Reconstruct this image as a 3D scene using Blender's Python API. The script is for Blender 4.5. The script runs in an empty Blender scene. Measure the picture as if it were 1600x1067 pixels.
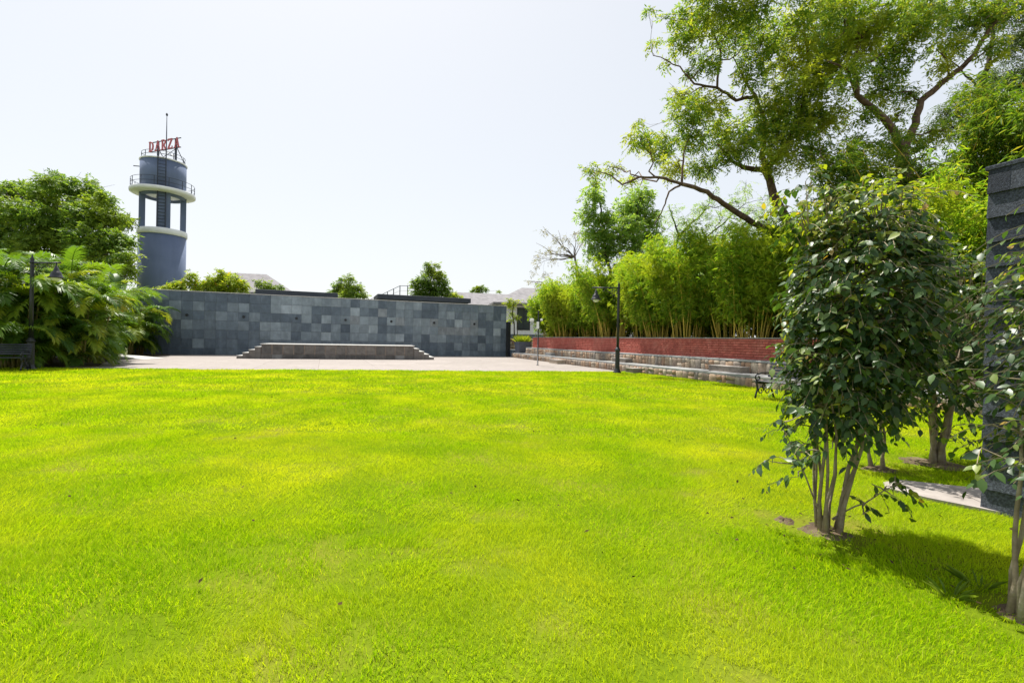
import bpy, math, random
import numpy as np
from mathutils import Vector, Matrix, Euler

# ------------------------------------------------------------------ camera, sky, sun, exposure
SC = bpy.context.scene
COL = SC.collection
R = math.radians
EYE = 1.35
FPX = 740.0                      # focal length in photo pixels (1600 wide)
ROLL = R(1.1)
cam_d = bpy.data.cameras.new('camera')
cam_d.sensor_width = 36.0
cam_d.lens = FPX / 1600.0 * 36.0
cam_d.clip_start = 0.05
cam_d.clip_end = 3000.0
cam = bpy.data.objects.new('camera', cam_d)
COL.objects.link(cam)
cam.matrix_world = Matrix.Translation((0, 0, EYE)) @ Matrix.Rotation(R(90 - 0.19), 4, 'X') @ Matrix.Rotation(ROLL, 4, 'Z')
SC.camera = cam

SUN_AZ, SUN_EL = 31.0, 64.0      # degrees left of the view axis, above the horizon
world = bpy.data.worlds.new('World')
SC.world = world
world.use_nodes = True
wn, wl = world.node_tree.nodes, world.node_tree.links
sky = wn.new('ShaderNodeTexSky')
sky.sky_type = 'NISHITA'
sky.sun_disc = False
sky.sun_elevation = R(SUN_EL)
sky.sun_rotation = R(-SUN_AZ)
sky.air_density = 1.0
sky.dust_density = 1.6
sky.ozone_density = 1.0
hsv = wn.new('ShaderNodeHueSaturation')
hsv.inputs['Saturation'].default_value = 0.75
hsv.inputs['Value'].default_value = 2.58
gam = wn.new('ShaderNodeGamma')          # humid haze evens the sky out
gam.inputs['Gamma'].default_value = 0.28
wl.new(sky.outputs[0], gam.inputs['Color'])
wl.new(gam.outputs[0], hsv.inputs['Color'])
wl.new(hsv.outputs[0], wn['Background'].inputs[0])
wn['Background'].inputs[1].default_value = 0.13

sd = bpy.data.lights.new('sun', 'SUN')
sd.energy = 4.6
sd.angle = R(0.6)
sd.color = (1.0, 0.955, 0.87)
sun = bpy.data.objects.new('sun', sd)
COL.objects.link(sun)
SDIR = Vector((-math.sin(R(SUN_AZ)) * math.cos(R(SUN_EL)), math.cos(R(SUN_AZ)) * math.cos(R(SUN_EL)), math.sin(R(SUN_EL))))
sun.rotation_euler = SDIR.to_track_quat('Z', 'Y').to_euler()
sun.location = (0, 0, 40)

SC.view_settings.view_transform = 'Standard'
SC.view_settings.look = 'None'
SC.view_settings.gamma = 1.0
SC.view_settings.exposure = 0.85
SC.render.engine = 'CYCLES'
SC.cycles.max_bounces = 8
SC.cycles.diffuse_bounces = 4
SC.cycles.glossy_bounces = 2
SC.cycles.transmission_bounces = 6
SC.cycles.use_denoising = True

random.seed(7)
RNG = np.random.default_rng(11)
ORD = ['first', 'second', 'third', 'fourth', 'fifth', 'sixth', 'seventh', 'eighth', 'ninth', 'tenth', 'eleventh',
       'twelfth', 'thirteenth', 'fourteenth', 'fifteenth', 'sixteenth', 'seventeenth', 'eighteenth', 'nineteenth', 'twentieth']


def sight(px, py, depth):
    """World point that lies at the given depth on the sight line through a spot surveyed in the photograph."""
    dx, dy = px - 800.0, py - 533.5
    c, s = math.cos(ROLL), math.sin(ROLL)
    X, Y = dx * c + dy * s, -dx * s + dy * c
    return Vector((X / FPX * depth, depth, EYE - (Y + 2.5) / FPX * depth))


# ------------------------------------------------------------------ scene helpers
def tag(o, label=None, cat=None, group=None, kind=None):
    if label: o['label'] = label
    if cat: o['category'] = cat
    if group: o['group'] = group
    if kind: o['kind'] = kind
    return o


def thing(name, label, cat, loc=(0, 0, 0), rotz=0.0, group=None):
    o = bpy.data.objects.new(name, None)
    COL.objects.link(o)
    o.empty_display_size = 0.2
    o.location = loc
    o.rotation_euler = (0, 0, rotz)
    return tag(o, label, cat, group)


def inst(name, me, parent=None, loc=(0, 0, 0), rot=(0, 0, 0), scale=(1, 1, 1)):
    o = bpy.data.objects.new(name, me)
    COL.objects.link(o)
    o.parent = parent
    o.location = loc
    o.rotation_euler = rot
    o.scale = scale
    return o


def np_mesh(name, V, loops, sizes, mat=None, smooth=False, mat_idx=None):
    me = bpy.data.meshes.new(name)
    V = np.asarray(V, dtype=np.float32)
    loops = np.asarray(loops, dtype=np.int32).ravel()
    sizes = np.asarray(sizes, dtype=np.int32).ravel()
    me.vertices.add(len(V))
    me.vertices.foreach_set('co', V.ravel())
    me.loops.add(len(loops))
    me.loops.foreach_set('vertex_index', loops)
    me.polygons.add(len(sizes))
    st = np.zeros(len(sizes), dtype=np.int32)
    st[1:] = np.cumsum(sizes)[:-1]
    me.polygons.foreach_set('loop_start', st)
    if smooth:
        me.polygons.foreach_set('use_smooth', np.ones(len(sizes), dtype=bool))
    if isinstance(mat, (list, tuple)):
        for m in mat: me.materials.append(m)
        if mat_idx is not None: me.polygons.foreach_set('material_index', np.asarray(mat_idx, dtype=np.int32))
    elif mat:
        me.materials.append(mat)
    me.update(calc_edges=True)
    me.validate()
    return me


class MB:
    """Collects simple solids into one mesh."""
    def __init__(s):
        s.v, s.f = [], []

    def add(s, vs, fs):
        n = len(s.v)
        s.v += [tuple(v) for v in vs]
        s.f += [tuple(i + n for i in f) for f in fs]
        return s

    def box(s, x0, x1, y0, y1, z0, z1, bev=0.0, M=None):
        if bev > 0:
            b = bev
            vs, fs = [], []
            def rect(a0, a1, c0, c1, z): return [(a0, c0, z), (a1, c0, z), (a1, c1, z), (a0, c1, z)]
            vs = rect(x0 + b, x1 - b, y0 + b, y1 - b, z0) + rect(x0, x1, y0, y1, z0 + b) + rect(x0, x1, y0, y1, z1 - b) + rect(x0 + b, x1 - b, y0 + b, y1 - b, z1)
            fs = [(3, 2, 1, 0), (12, 13, 14, 15)]
            for k in range(3):
                for i in range(4):
                    j = (i + 1) % 4
                    fs.append((k * 4 + i, k * 4 + j, k * 4 + 4 + j, k * 4 + 4 + i))
        else:
            vs = [(x0, y0, z0), (x1, y0, z0), (x1, y1, z0), (x0, y1, z0), (x0, y0, z1), (x1, y0, z1), (x1, y1, z1), (x0, y1, z1)]
            fs = [(3, 2, 1, 0), (4, 5, 6, 7), (0, 1, 5, 4), (1, 2, 6, 5), (2, 3, 7, 6), (3, 0, 4, 7)]
        if M is not None: vs = [M @ Vector(v) for v in vs]
        return s.add(vs, fs)

    def tube(s, pts, rad, n=8, cap=True):
        pts = [Vector(p) for p in pts]
        if not hasattr(rad, '__len__'): rad = [rad] * len(pts)
        vs, fs = [], []
        up = Vector((0, 0, 1))
        for i, p in enumerate(pts):
            a = pts[max(0, i - 1)]; b = pts[min(len(pts) - 1, i + 1)]
            d = (b - a)
            d = d.normalized() if d.length > 1e-9 else Vector((0, 0, 1))
            e = d.cross(up)
            if e.length < 1e-3: e = d.cross(Vector((1, 0, 0)))
            if i == 0: e0 = e.normalized()
            else:
                e0 = (e0 - d * e0.dot(d)).normalized()
            g = d.cross(e0)
            for k in range(n):
                t = 2 * math.pi * k / n
                vs.append(p + (e0 * math.cos(t) + g * math.sin(t)) * rad[i])
        for i in range(len(pts) - 1):
            for k in range(n):
                k2 = (k + 1) % n
                fs.append((i * n + k, i * n + k2, i * n + n + k2, i * n + n + k))
        if cap:
            fs.append(tuple(range(n))[::-1])
            fs.append(tuple((len(pts) - 1) * n + k for k in range(n)))
        return s.add(vs, fs)

    def lathe(s, prof, n=16, c=(0, 0, 0)):
        vs, fs = [], []
        for r, z in prof:
            for k in range(n):
                t = 2 * math.pi * k / n
                vs.append((c[0] + r * math.cos(t), c[1] + r * math.sin(t), c[2] + z))
        m = len(prof)
        for i in range(m - 1):
            for k in range(n):
                k2 = (k + 1) % n
                fs.append((i * n + k, i * n + k2, i * n + n + k2, i * n + n + k))
        fs.append(tuple(range(n))[::-1])
        fs.append(tuple((m - 1) * n + k for k in range(n)))
        return s.add(vs, fs)

    def prism(s, poly, z0, z1):
        n = len(poly)
        vs = [(x, y, z0) for x, y in poly] + [(x, y, z1) for x, y in poly]
        fs = [tuple(range(n))[::-1], tuple(range(n, 2 * n))]
        fs += [(i, (i + 1) % n, n + (i + 1) % n, n + i) for i in range(n)]
        return s.add(vs, fs)

    def mesh(s, name, mat, smooth=False):
        me = bpy.data.meshes.new(name)
        me.from_pydata(s.v, [], s.f)
        me.materials.append(mat)
        if smooth:
            for p in me.polygons: p.use_smooth = len(p.vertices) == 4
        me.update()
        return me

    def build(s, name, mat, parent=None, smooth=False, loc=(0, 0, 0), rot=(0, 0, 0)):
        return inst(name, s.mesh(name, mat, smooth), parent, loc, rot)


# ------------------------------------------------------------------ materials
def new_mat(name):
    m = bpy.data.materials.new(name)
    m.use_nodes = True
    return m, m.node_tree.nodes, m.node_tree.links, m.node_tree.nodes['Principled BSDF']


def ramp(nodes, stops):
    r = nodes.new('ShaderNodeValToRGB')
    el = r.color_ramp.elements
    while len(el) < len(stops): el.new(0.5)
    for e, (p, c) in zip(el, stops):
        e.position = p
        e.color = (*c, 1)
    return r


def surf(name, cols, scale=4.0, rough=0.8, bump=0.2, bscale=None, objrand=0.0, detail=6.0, spec=0.3, metal=0.0, stain=None, obj_coord=True):
    """Mottled surface: noise between the given colours, fine relief, optional streak stains, optional per-object tint."""
    m, n, l, b = new_mat(name)
    tc = n.new('ShaderNodeTexCoord')
    geo = n.new('ShaderNodeNewGeometry')
    vec = geo.outputs['Position']
    oi = n.new('ShaderNodeObjectInfo')
    nz = n.new('ShaderNodeTexNoise')
    nz.inputs['Scale'].default_value = scale
    nz.inputs['Detail'].default_value = detail
    l.new(vec, nz.inputs['Vector'])
    k = len(cols)
    r = ramp(n, [(0.3 + 0.4 * i / max(1, k - 1), c) for i, c in enumerate(cols)])
    l.new(nz.outputs['Fac'], r.inputs[0])
    col = r.outputs[0]
    if objrand:
        mr = n.new('ShaderNodeMapRange')
        mr.inputs[3].default_value = 1 - objrand
        mr.inputs[4].default_value = 1 + objrand
        l.new(oi.outputs['Random'], mr.inputs[0])
        h = n.new('ShaderNodeHueSaturation')
        l.new(mr.outputs[0], h.inputs['Value'])
        l.new(col, h.inputs['Color'])
        col = h.outputs[0]
    if stain:
        sc_, amt, scol = stain
        mp = n.new('ShaderNodeMapping')
        mp.inputs['Scale'].default_value = sc_
        l.new(vec, mp.inputs[0])
        n2 = n.new('ShaderNodeTexNoise')
        n2.inputs['Scale'].default_value = 1.0
        n2.inputs['Detail'].default_value = 8
        l.new(mp.outputs[0], n2.inputs['Vector'])
        r2 = ramp(n, [(0.5, (0, 0, 0)), (0.72, (amt,) * 3)])
        l.new(n2.outputs['Fac'], r2.inputs[0])
        mx = n.new('ShaderNodeMixRGB')
        l.new(r2.outputs[0], mx.inputs[0])
        l.new(col, mx.inputs[1])
        mx.inputs[2].default_value = (*scol, 1)
        col = mx.outputs[0]
    l.new(col, b.inputs['Base Color'])
    b.inputs['Roughness'].default_value = rough
    b.inputs['Metallic'].default_value = metal
    b.inputs['Specular IOR Level'].default_value = spec
    if bump:
        nb = n.new('ShaderNodeTexNoise')
        nb.inputs['Scale'].default_value = bscale or scale * 6
        nb.inputs['Detail'].default_value = 8
        l.new(vec, nb.inputs['Vector'])
        bp = n.new('ShaderNodeBump')
        bp.inputs['Strength'].default_value = bump
        bp.inputs['Distance'].default_value = 0.02
        l.new(nb.outputs['Fac'], bp.inputs['Height'])
        l.new(bp.outputs[0], b.inputs['Normal'])
    return m


def leaf_mat(name, stops, trans=0.45, tcol=(1.25, 1.2, 0.5), rough=0.45, spec=0.35, patch=None, per_object=False):
    """Leaf: colour differs leaf by leaf, light passes through the blade."""
    m, n, l, b = new_mat(name)
    geo = n.new('ShaderNodeNewGeometry')
    oi = n.new('ShaderNodeObjectInfo')
    ad = n.new('ShaderNodeMath'); ad.operation = 'ADD'
    l.new(geo.outputs['Random Per Island'], ad.inputs[0])
    l.new(oi.outputs['Random'], ad.inputs[1])
    fr = n.new('ShaderNodeMath'); fr.operation = 'FRACT'
    l.new(ad.outputs[0], fr.inputs[0])
    r = ramp(n, stops)
    if per_object:
        ma = n.new('ShaderNodeMath'); ma.operation = 'MULTIPLY_ADD'
        l.new(oi.outputs['Random'], ma.inputs[0]); ma.inputs[1].default_value = 0.8
        mb_ = n.new('ShaderNodeMath'); mb_.operation = 'MULTIPLY'
        l.new(geo.outputs['Random Per Island'], mb_.inputs[0]); mb_.inputs[1].default_value = 0.2
        l.new(mb_.outputs[0], ma.inputs[2])
        l.new(ma.outputs[0], r.inputs[0])
    else:
        l.new(fr.outputs[0], r.inputs[0])
    col = r.outputs[0]
    if patch:
        sc_, c2, lo, hi = patch
        nz = n.new('ShaderNodeTexNoise')
        nz.inputs['Scale'].default_value = sc_
        nz.inputs['Detail'].default_value = 5
        l.new(geo.outputs['Position'], nz.inputs['Vector'])
        r2 = ramp(n, [(lo, (0, 0, 0)), (hi, (1, 1, 1))])
        l.new(nz.outputs['Fac'], r2.inputs[0])
        mx = n.new('ShaderNodeMixRGB')
        l.new(r2.outputs[0], mx.inputs[0]); l.new(col, mx.inputs[1])
        mx.inputs[2].default_value = (*c2, 1)
        col = mx.outputs[0]
    l.new(col, b.inputs['Base Color'])
    b.inputs['Roughness'].default_value = rough
    b.inputs['Specular IOR Level'].default_value = spec
    t = n.new('ShaderNodeBsdfTranslucent')
    mu = n.new('ShaderNodeMixRGB'); mu.blend_type = 'MULTIPLY'
    mu.inputs[0].default_value = 1.0
    l.new(col, mu.inputs[1]); mu.inputs[2].default_value = (*tcol, 1)
    l.new(mu.outputs[0], t.inputs[0])
    ms = n.new('ShaderNodeMixShader')
    ms.inputs[0].default_value = trans
    l.new(b.outputs[0], ms.inputs[1]); l.new(t.outputs[0], ms.inputs[2])
    l.new(ms.outputs[0], n['Material Output'].inputs['Surface'])
    return m


M = {}
M['ground'] = surf('dry_soil', [(0.16, 0.14, 0.07), (0.10, 0.13, 0.04), (0.2, 0.17, 0.1)], 0.3, 0.95, 0.4)
M['bed'] = surf('planting_soil', [(0.05, 0.036, 0.022), (0.10, 0.07, 0.045), (0.15, 0.115, 0.07)], 3, 0.95, 0.6)
M['lawn'] = surf('shaded_lawn_soil', [(0.08, 0.13, 0.005), (0.115, 0.165, 0.008), (0.17, 0.17, 0.025)], 1.3, 0.95, 0.5, 40, spec=0.0)  # soil colour darkened so gaps between tufts read as shadow
M['grass'] = leaf_mat('grass_blade', [(0, (0.13, 0.255, 0.004)), (0.3, (0.265, 0.475, 0.006)), (0.7, (0.415, 0.61, 0.010)), (0.96, (0.49, 0.62, 0.018)), (1, (0.60, 0.55, 0.14))],
                      0.52, (1.2, 1.12, 0.3), 0.9, 0.0, (0.55, (0.57, 0.635, 0.03), 0.42, 0.66))
M['paving'] = surf('pink_granite_paving', [(0.235, 0.207, 0.193), (0.29, 0.257, 0.24), (0.262, 0.233, 0.22)], 2.2, 0.85, 0.15, 60, 0.05, stain=((0.5, 0.5, 0.5), 0.4, (0.205, 0.18, 0.165)))
M['path'] = surf('path_slab', [(0.27, 0.24, 0.22), (0.36, 0.325, 0.30), (0.31, 0.28, 0.255)], 3.0, 0.85, 0.2, 50, stain=((2.5, 2.5, 2.5), 0.5, (0.2, 0.18, 0.16)))
SLATE = [(0.069, 0.094, 0.125), (0.090, 0.120, 0.155), (0.121, 0.156, 0.192), (0.164, 0.204, 0.240), (0.215, 0.260, 0.298), (0.275, 0.325, 0.366), (0.179, 0.211, 0.238), (0.200, 0.226, 0.250)]
for i, c in enumerate(SLATE):
    M['slate%d' % i] = surf('slate_%d' % i, [tuple(x * 0.86 for x in c), c, tuple(x * 1.16 for x in c)], 3.0, 0.55, 0.25, 22, 0.10, spec=0.4,
                            stain=((4.0, 4.0, 1.6), 0.5, tuple(min(1, x * 1.5 + 0.035) for x in c)))
M['slate_joint'] = surf('slate_joint', [(0.19, 0.205, 0.215), (0.25, 0.265, 0.27)], 5, 0.9, 0.1)
M['coping'] = surf('pale_stone_coping', [(0.36, 0.355, 0.345), (0.46, 0.455, 0.44)], 4, 0.7, 0.1)
for i, c in enumerate([(0.12, 0.113, 0.108), (0.15, 0.138, 0.128), (0.18, 0.162, 0.148), (0.20, 0.198, 0.195)]):
    M['pod%d' % i] = surf('podium_stone_%d' % i, [tuple(x * 0.75 for x in c), c, tuple(x * 1.25 for x in c)], 4, 0.7, 0.3, 20, 0.12, stain=((3, 3, 1), 0.4, tuple(x * 1.7 for x in c)))
M['pod_joint'] = surf('podium_grout', [(0.24, 0.19, 0.16), (0.30, 0.25, 0.21)], 5, 0.9, 0.2)
M['brick'] = surf('red_painted_brick', [(0.33, 0.078, 0.058), (0.40, 0.10, 0.074), (0.45, 0.14, 0.105)], 5, 0.75, 0.3, 40, 0.14, stain=((1.5, 1.5, 1.0), 0.3, (0.50, 0.25, 0.19)))
M['mortar'] = surf('brick_joint', [(0.14, 0.055, 0.042), (0.22, 0.10, 0.08)], 6, 0.9, 0.2)
for i, c in enumerate([(0.30, 0.215, 0.15), (0.26, 0.20, 0.155), (0.34, 0.26, 0.185), (0.23, 0.195, 0.165), (0.36, 0.30, 0.235), (0.30, 0.195, 0.13)]):
    M['stone%d' % i] = surf('rubble_stone_%d' % i, [tuple(x * 0.7 for x in c), c, tuple(x * 1.2 for x in c)], 7, 0.85, 0.5, 30, 0.12)
M['stone_mortar'] = surf('rubble_mortar', [(0.13, 0.115, 0.10), (0.20, 0.175, 0.15)], 7, 0.95, 0.4)
M['seat_slab'] = surf('grey_seat_slab', [(0.20, 0.21, 0.22), (0.28, 0.285, 0.29), (0.35, 0.35, 0.345)], 3, 0.5, 0.15, 40, 0.1, spec=0.45)
M['black_metal'] = surf('black_painted_iron', [(0.010, 0.012, 0.016), (0.018, 0.02, 0.026)], 8, 0.38, 0.05, spec=0.5)
M['navy_slat'] = surf('dark_painted_slats', [(0.013, 0.016, 0.026), (0.026, 0.03, 0.042)], 8, 0.35, 0.1, spec=0.5)
M['rail'] = surf('dark_rail_metal', [(0.03, 0.037, 0.055), (0.05, 0.058, 0.078)], 3, 0.5, 0)
M['tower'] = surf('slate_blue_paint', [(0.118, 0.155, 0.25), (0.134, 0.172, 0.27), (0.145, 0.185, 0.285)], 0.8, 0.6, 0.08, 12, stain=((1.2, 1.2, 0.15), 0.4, (0.085, 0.11, 0.165)))
M['white'] = surf('white_paint', [(0.76, 0.76, 0.76), (0.86, 0.86, 0.86)], 1.5, 0.7, 0.1, 20, stain=((1.2, 1.2, 0.3), 0.25, (0.5, 0.5, 0.48)))
M['letter'] = surf('hazed_red_sign_paint', [(0.40, 0.10, 0.115), (0.46, 0.12, 0.135)], 3, 0.5, 0)  # red paled toward salmon: distance haze mixed into the colour
M['roof'] = surf('grey_roof_shingle', [(0.16, 0.155, 0.165), (0.22, 0.21, 0.22), (0.26, 0.25, 0.26)], 2.0, 0.9, 0.3, 20)
M['dark_roof'] = surf('dark_roof_edge', [(0.045, 0.052, 0.068), (0.06, 0.068, 0.085)], 1.5, 0.7, 0.1)
M['glass'] = surf('window_glass', [(0.04, 0.05, 0.055), (0.06, 0.07, 0.075)], 1, 0.12, 0, spec=0.6)
M['dado'] = surf('blue_grey_paint', [(0.11, 0.13, 0.17), (0.135, 0.155, 0.195)], 2, 0.8, 0.1)
M['dark_tile'] = surf('dark_cladding', [(0.03, 0.036, 0.05), (0.045, 0.053, 0.07)], 5, 0.6, 0.1, objrand=0.2)
for i, c in enumerate([(0.030, 0.036, 0.050), (0.042, 0.050, 0.067), (0.058, 0.067, 0.086)]):
    M['shingle%d' % i] = surf('slate_grey_shingle_%d' % i, [tuple(x * 0.6 for x in c), c, tuple(x * 1.7 for x in c)], 60, 0.95, 0.6, 160, 0.15, detail=2)
M['bark'] = surf('brown_bark', [(0.060, 0.038, 0.026), (0.12, 0.075, 0.05), (0.17, 0.115, 0.08)], 6, 0.95, 0.8, 18)
M['bark_dark'] = surf('dark_bark', [(0.028, 0.022, 0.018), (0.06, 0.046, 0.036)], 6, 0.95, 0.7, 18)
M['bark_grey'] = surf('hazed_grey_bark', [(0.14, 0.12, 0.10), (0.2, 0.175, 0.15)], 6, 0.95, 0.5)  # lightened: haze over the far tree is put into the bark colour
M['stem'] = surf('grey_tan_stem', [(0.17, 0.13, 0.09), (0.27, 0.215, 0.155), (0.33, 0.285, 0.225)], 12, 0.85, 0.5, 40)
M['twig'] = surf('pale_twig', [(0.22, 0.18, 0.12), (0.30, 0.25, 0.17)], 20, 0.85, 0.2)
M['culm'] = surf('yellow_bamboo_culm', [(0.48, 0.34, 0.06), (0.60, 0.43, 0.07), (0.42, 0.36, 0.06)], 3, 0.5, 0.1, objrand=0.25)
M['palm_stem'] = surf('palm_stem', [(0.12, 0.13, 0.03), (0.22, 0.19, 0.05), (0.27, 0.2, 0.1)], 5, 0.6, 0.3)
M['neem'] = leaf_mat('neem_leaf', [(0, (0.085, 0.175, 0.03)), (0.45, (0.16, 0.285, 0.04)), (0.8, (0.28, 0.385, 0.05)), (1, (0.42, 0.42, 0.07))], 0.55, (1.35, 1.25, 0.5), 0.5, 0.25, (0.55, (0.36, 0.42, 0.05), 0.5, 0.64))  # yellow noise patches paint sunlit highlights into the leaf colour
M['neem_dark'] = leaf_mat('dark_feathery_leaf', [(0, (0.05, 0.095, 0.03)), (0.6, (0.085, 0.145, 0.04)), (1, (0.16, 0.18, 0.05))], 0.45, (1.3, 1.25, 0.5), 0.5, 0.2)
M['pale_leaf'] = leaf_mat('pale_green_leaf', [(0, (0.17, 0.31, 0.07)), (0.6, (0.25, 0.40, 0.09)), (1, (0.38, 0.46, 0.11))], 0.55, (1.3, 1.25, 0.6), 0.5, 0.2)
M['olive_leaf'] = leaf_mat('olive_dry_leaf', [(0, (0.17, 0.20, 0.08)), (0.6, (0.26, 0.26, 0.12)), (1, (0.35, 0.26, 0.17))], 0.4)
M['mid_leaf'] = leaf_mat('mid_green_leaf', [(0, (0.09, 0.18, 0.035)), (0.6, (0.155, 0.275, 0.045)), (1, (0.27, 0.36, 0.06))], 0.52, (1.35, 1.25, 0.5), 0.5, 0.2, (0.35, (0.25, 0.34, 0.05), 0.48, 0.66))
M['yellow_leaf'] = leaf_mat('yellow_green_leaf', [(0, (0.19, 0.30, 0.03)), (0.6, (0.31, 0.40, 0.04)), (0.97, (0.42, 0.45, 0.05)), (1, (0.6, 0.34, 0.04))], 0.55, (1.3, 1.25, 0.5), 0.5, 0.2)
M['bamboo'] = leaf_mat('bamboo_leaf', [(0, (0.115, 0.245, 0.025)), (0.5, (0.21, 0.36, 0.03)), (0.85, (0.33, 0.45, 0.04)), (1, (0.48, 0.46, 0.09))], 0.55, (1.33, 1.25, 0.42), 0.5, 0.2, (0.5, (0.36, 0.44, 0.04), 0.5, 0.7))
M['bamboo_deep'] = leaf_mat('deep_green_bamboo_leaf', [(0, (0.07, 0.15, 0.025)), (0.5, (0.115, 0.21, 0.03)), (0.9, (0.19, 0.27, 0.035)), (1, (0.34, 0.33, 0.06))], 0.48, (1.35, 1.25, 0.4), 0.5, 0.2)
M['palm'] = leaf_mat('palm_leaflet', [(0, (0.055, 0.12, 0.028)), (0.3, (0.09, 0.185, 0.03)), (0.6, (0.15, 0.26, 0.03)), (0.85, (0.27, 0.35, 0.035)), (0.97, (0.36, 0.38, 0.05)), (1, (0.45, 0.27, 0.06))], 0.5, (1.4, 1.3, 0.35), 0.42, 0.22, None, True)
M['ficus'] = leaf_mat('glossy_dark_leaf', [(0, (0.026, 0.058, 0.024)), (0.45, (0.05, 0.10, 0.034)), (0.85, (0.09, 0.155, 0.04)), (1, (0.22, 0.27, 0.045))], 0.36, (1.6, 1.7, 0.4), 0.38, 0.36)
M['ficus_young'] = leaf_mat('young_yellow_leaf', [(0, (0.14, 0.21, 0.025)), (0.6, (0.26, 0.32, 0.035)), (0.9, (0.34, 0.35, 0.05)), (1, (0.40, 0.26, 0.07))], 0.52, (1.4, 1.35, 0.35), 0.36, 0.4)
M['dead_leaf'] = surf('dead_leaf', [(0.03, 0.022, 0.012), (0.09, 0.06, 0.03)], 20, 0.95, 0.0, spec=0.0)
M['blue_grey_pot'] = surf('blue_grey_planter', [(0.09, 0.105, 0.14), (0.12, 0.135, 0.17)], 4, 0.8, 0.1)
m_, n_, l_, b_ = new_mat('frosted_lamp_glass')
b_.inputs['Base Color'].default_value = (0.75, 0.74, 0.7, 1)
b_.inputs['Roughness'].default_value = 0.3
M['lamp_glass'] = m_


# ------------------------------------------------------------------ noise, leaves
def vnoise(x, y, seed=0):
    xi, yi = np.floor(x).astype(np.int64), np.floor(y).astype(np.int64)
    xf, yf = x - xi, y - yi
    def h(a, b):
        v = (a * 374761393 + b * 668265263 + seed * 974634777) & 0x7fffffff
        v = ((v ^ (v >> 13)) * 1274126177) & 0x7fffffff
        return ((v ^ (v >> 16)) & 0xffff) / 65535.0
    u, w = xf * xf * (3 - 2 * xf), yf * yf * (3 - 2 * yf)
    return (h(xi, yi) * (1 - u) + h(xi + 1, yi) * u) * (1 - w) + (h(xi, yi + 1) * (1 - u) + h(xi + 1, yi + 1) * u) * w


def unit(a):
    return a / np.maximum(np.linalg.norm(a, axis=-1, keepdims=True), 1e-9)


def diamond_leaves(name, P, A, Nn, L, W, mat, sag=0.0):
    """Small leaves: a folded four-cornered blade each (two triangles)."""
    A = unit(A)
    S = unit(np.cross(A, Nn))
    U = np.cross(S, A)
    L = L[:, None]; W = W[:, None]
    n = len(P)
    V = np.empty((n, 4, 3), dtype=np.float32)
    V[:, 0] = P
    V[:, 1] = P + A * L * 0.45 + S * W * 0.5 + U * W * 0.12
    V[:, 2] = P + A * L
    V[:, 2, 2] -= (L * sag)[:, 0]
    V[:, 3] = P + A * L * 0.45 - S * W * 0.5 + U * W * 0.12
    idx = np.arange(n)[:, None] * 4
    loops = (idx + np.array([0, 1, 2, 0, 2, 3])).ravel()
    return np_mesh(name, V.reshape(-1, 3), loops, np.full(2 * n, 3), mat)


def sprays(C, rng, nl=9, rl=0.3, ll=0.10, lw=0.032, down=0.35):
    """Pinnate leaves at the points C: returns arrays for diamond_leaves."""
    n = len(C)
    D = rng.normal(size=(n, 3)); D[:, 2] = D[:, 2] * 0.6 - down
    D = unit(D)
    S = unit(np.cross(D, np.array([0.0, 0, 1.0])) + rng.normal(size=(n, 3)) * 0.35)
    t = np.linspace(0.15, 1, nl)
    sgn = np.where(np.arange(nl) % 2 == 0, 1.0, -1.0); sgn[-1] = 0
    rll = rl * rng.uniform(0.7, 1.25, (n, 1, 1))
    P = C[:, None] + D[:, None] * t[None, :, None] * rll
    P[:, :, 2] -= (t ** 2)[None] * rll[:, :, 0] * 0.25
    A = D[:, None] * 0.55 + S[:, None] * sgn[None, :, None] * 0.9 + rng.normal(size=(n, nl, 3)) * 0.15
    A[:, :, 2] -= 0.2
    Nn = np.cross(D, S)[:, None] + rng.normal(size=(n, nl, 3)) * 0.35
    L = ll * rng.uniform(0.7, 1.25, (n, nl)); W = lw * rng.uniform(0.75, 1.25, (n, nl))
    return P.reshape(-1, 3), A.reshape(-1, 3), Nn.reshape(-1, 3), L.ravel(), W.ravel()


def blob_points(center, r, n, rng, flat=0.8):
    """Points through an uneven leaf clump, denser to its outside, with holes."""
    d = unit(rng.normal(size=(n, 3)))
    lump = 0.75 + 0.5 * vnoise(d[:, 0] * 2.1 + center[0], d[:, 1] * 2.1 + d[:, 2] * 2.7 + center[1], int(abs(center[2]) * 31) + 3)
    rr = r * lump * rng.random(n) ** 0.45
    p = d * rr[:, None]
    p[:, 2] *= flat
    return np.asarray(center) + p


def foliage(name, blobs, rng, mat, parent, origin, per_m3=60, kind='spray', **kw):
    pts = []
    for c, r in blobs:
        n = int(max(12, per_m3 * r ** 2.2))
        pts.append(blob_points(np.asarray(c) - np.asarray(origin), r, n, rng))
    C = np.concatenate(pts)
    P, A, Nn, L, W = sprays(C, rng, **kw)
    return inst(name, diamond_leaves(name, P, A, Nn, L, W, mat), parent)


def wander(a, b, k, amp, rng):
    a, b = np.asarray(a, float), np.asarray(b, float)
    t = np.linspace(0, 1, k)[:, None]
    p = a + (b - a) * t
    L = np.linalg.norm(b - a)
    p[1:-1] += rng.normal(size=(k - 2, 3)) * amp * L
    return p


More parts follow.
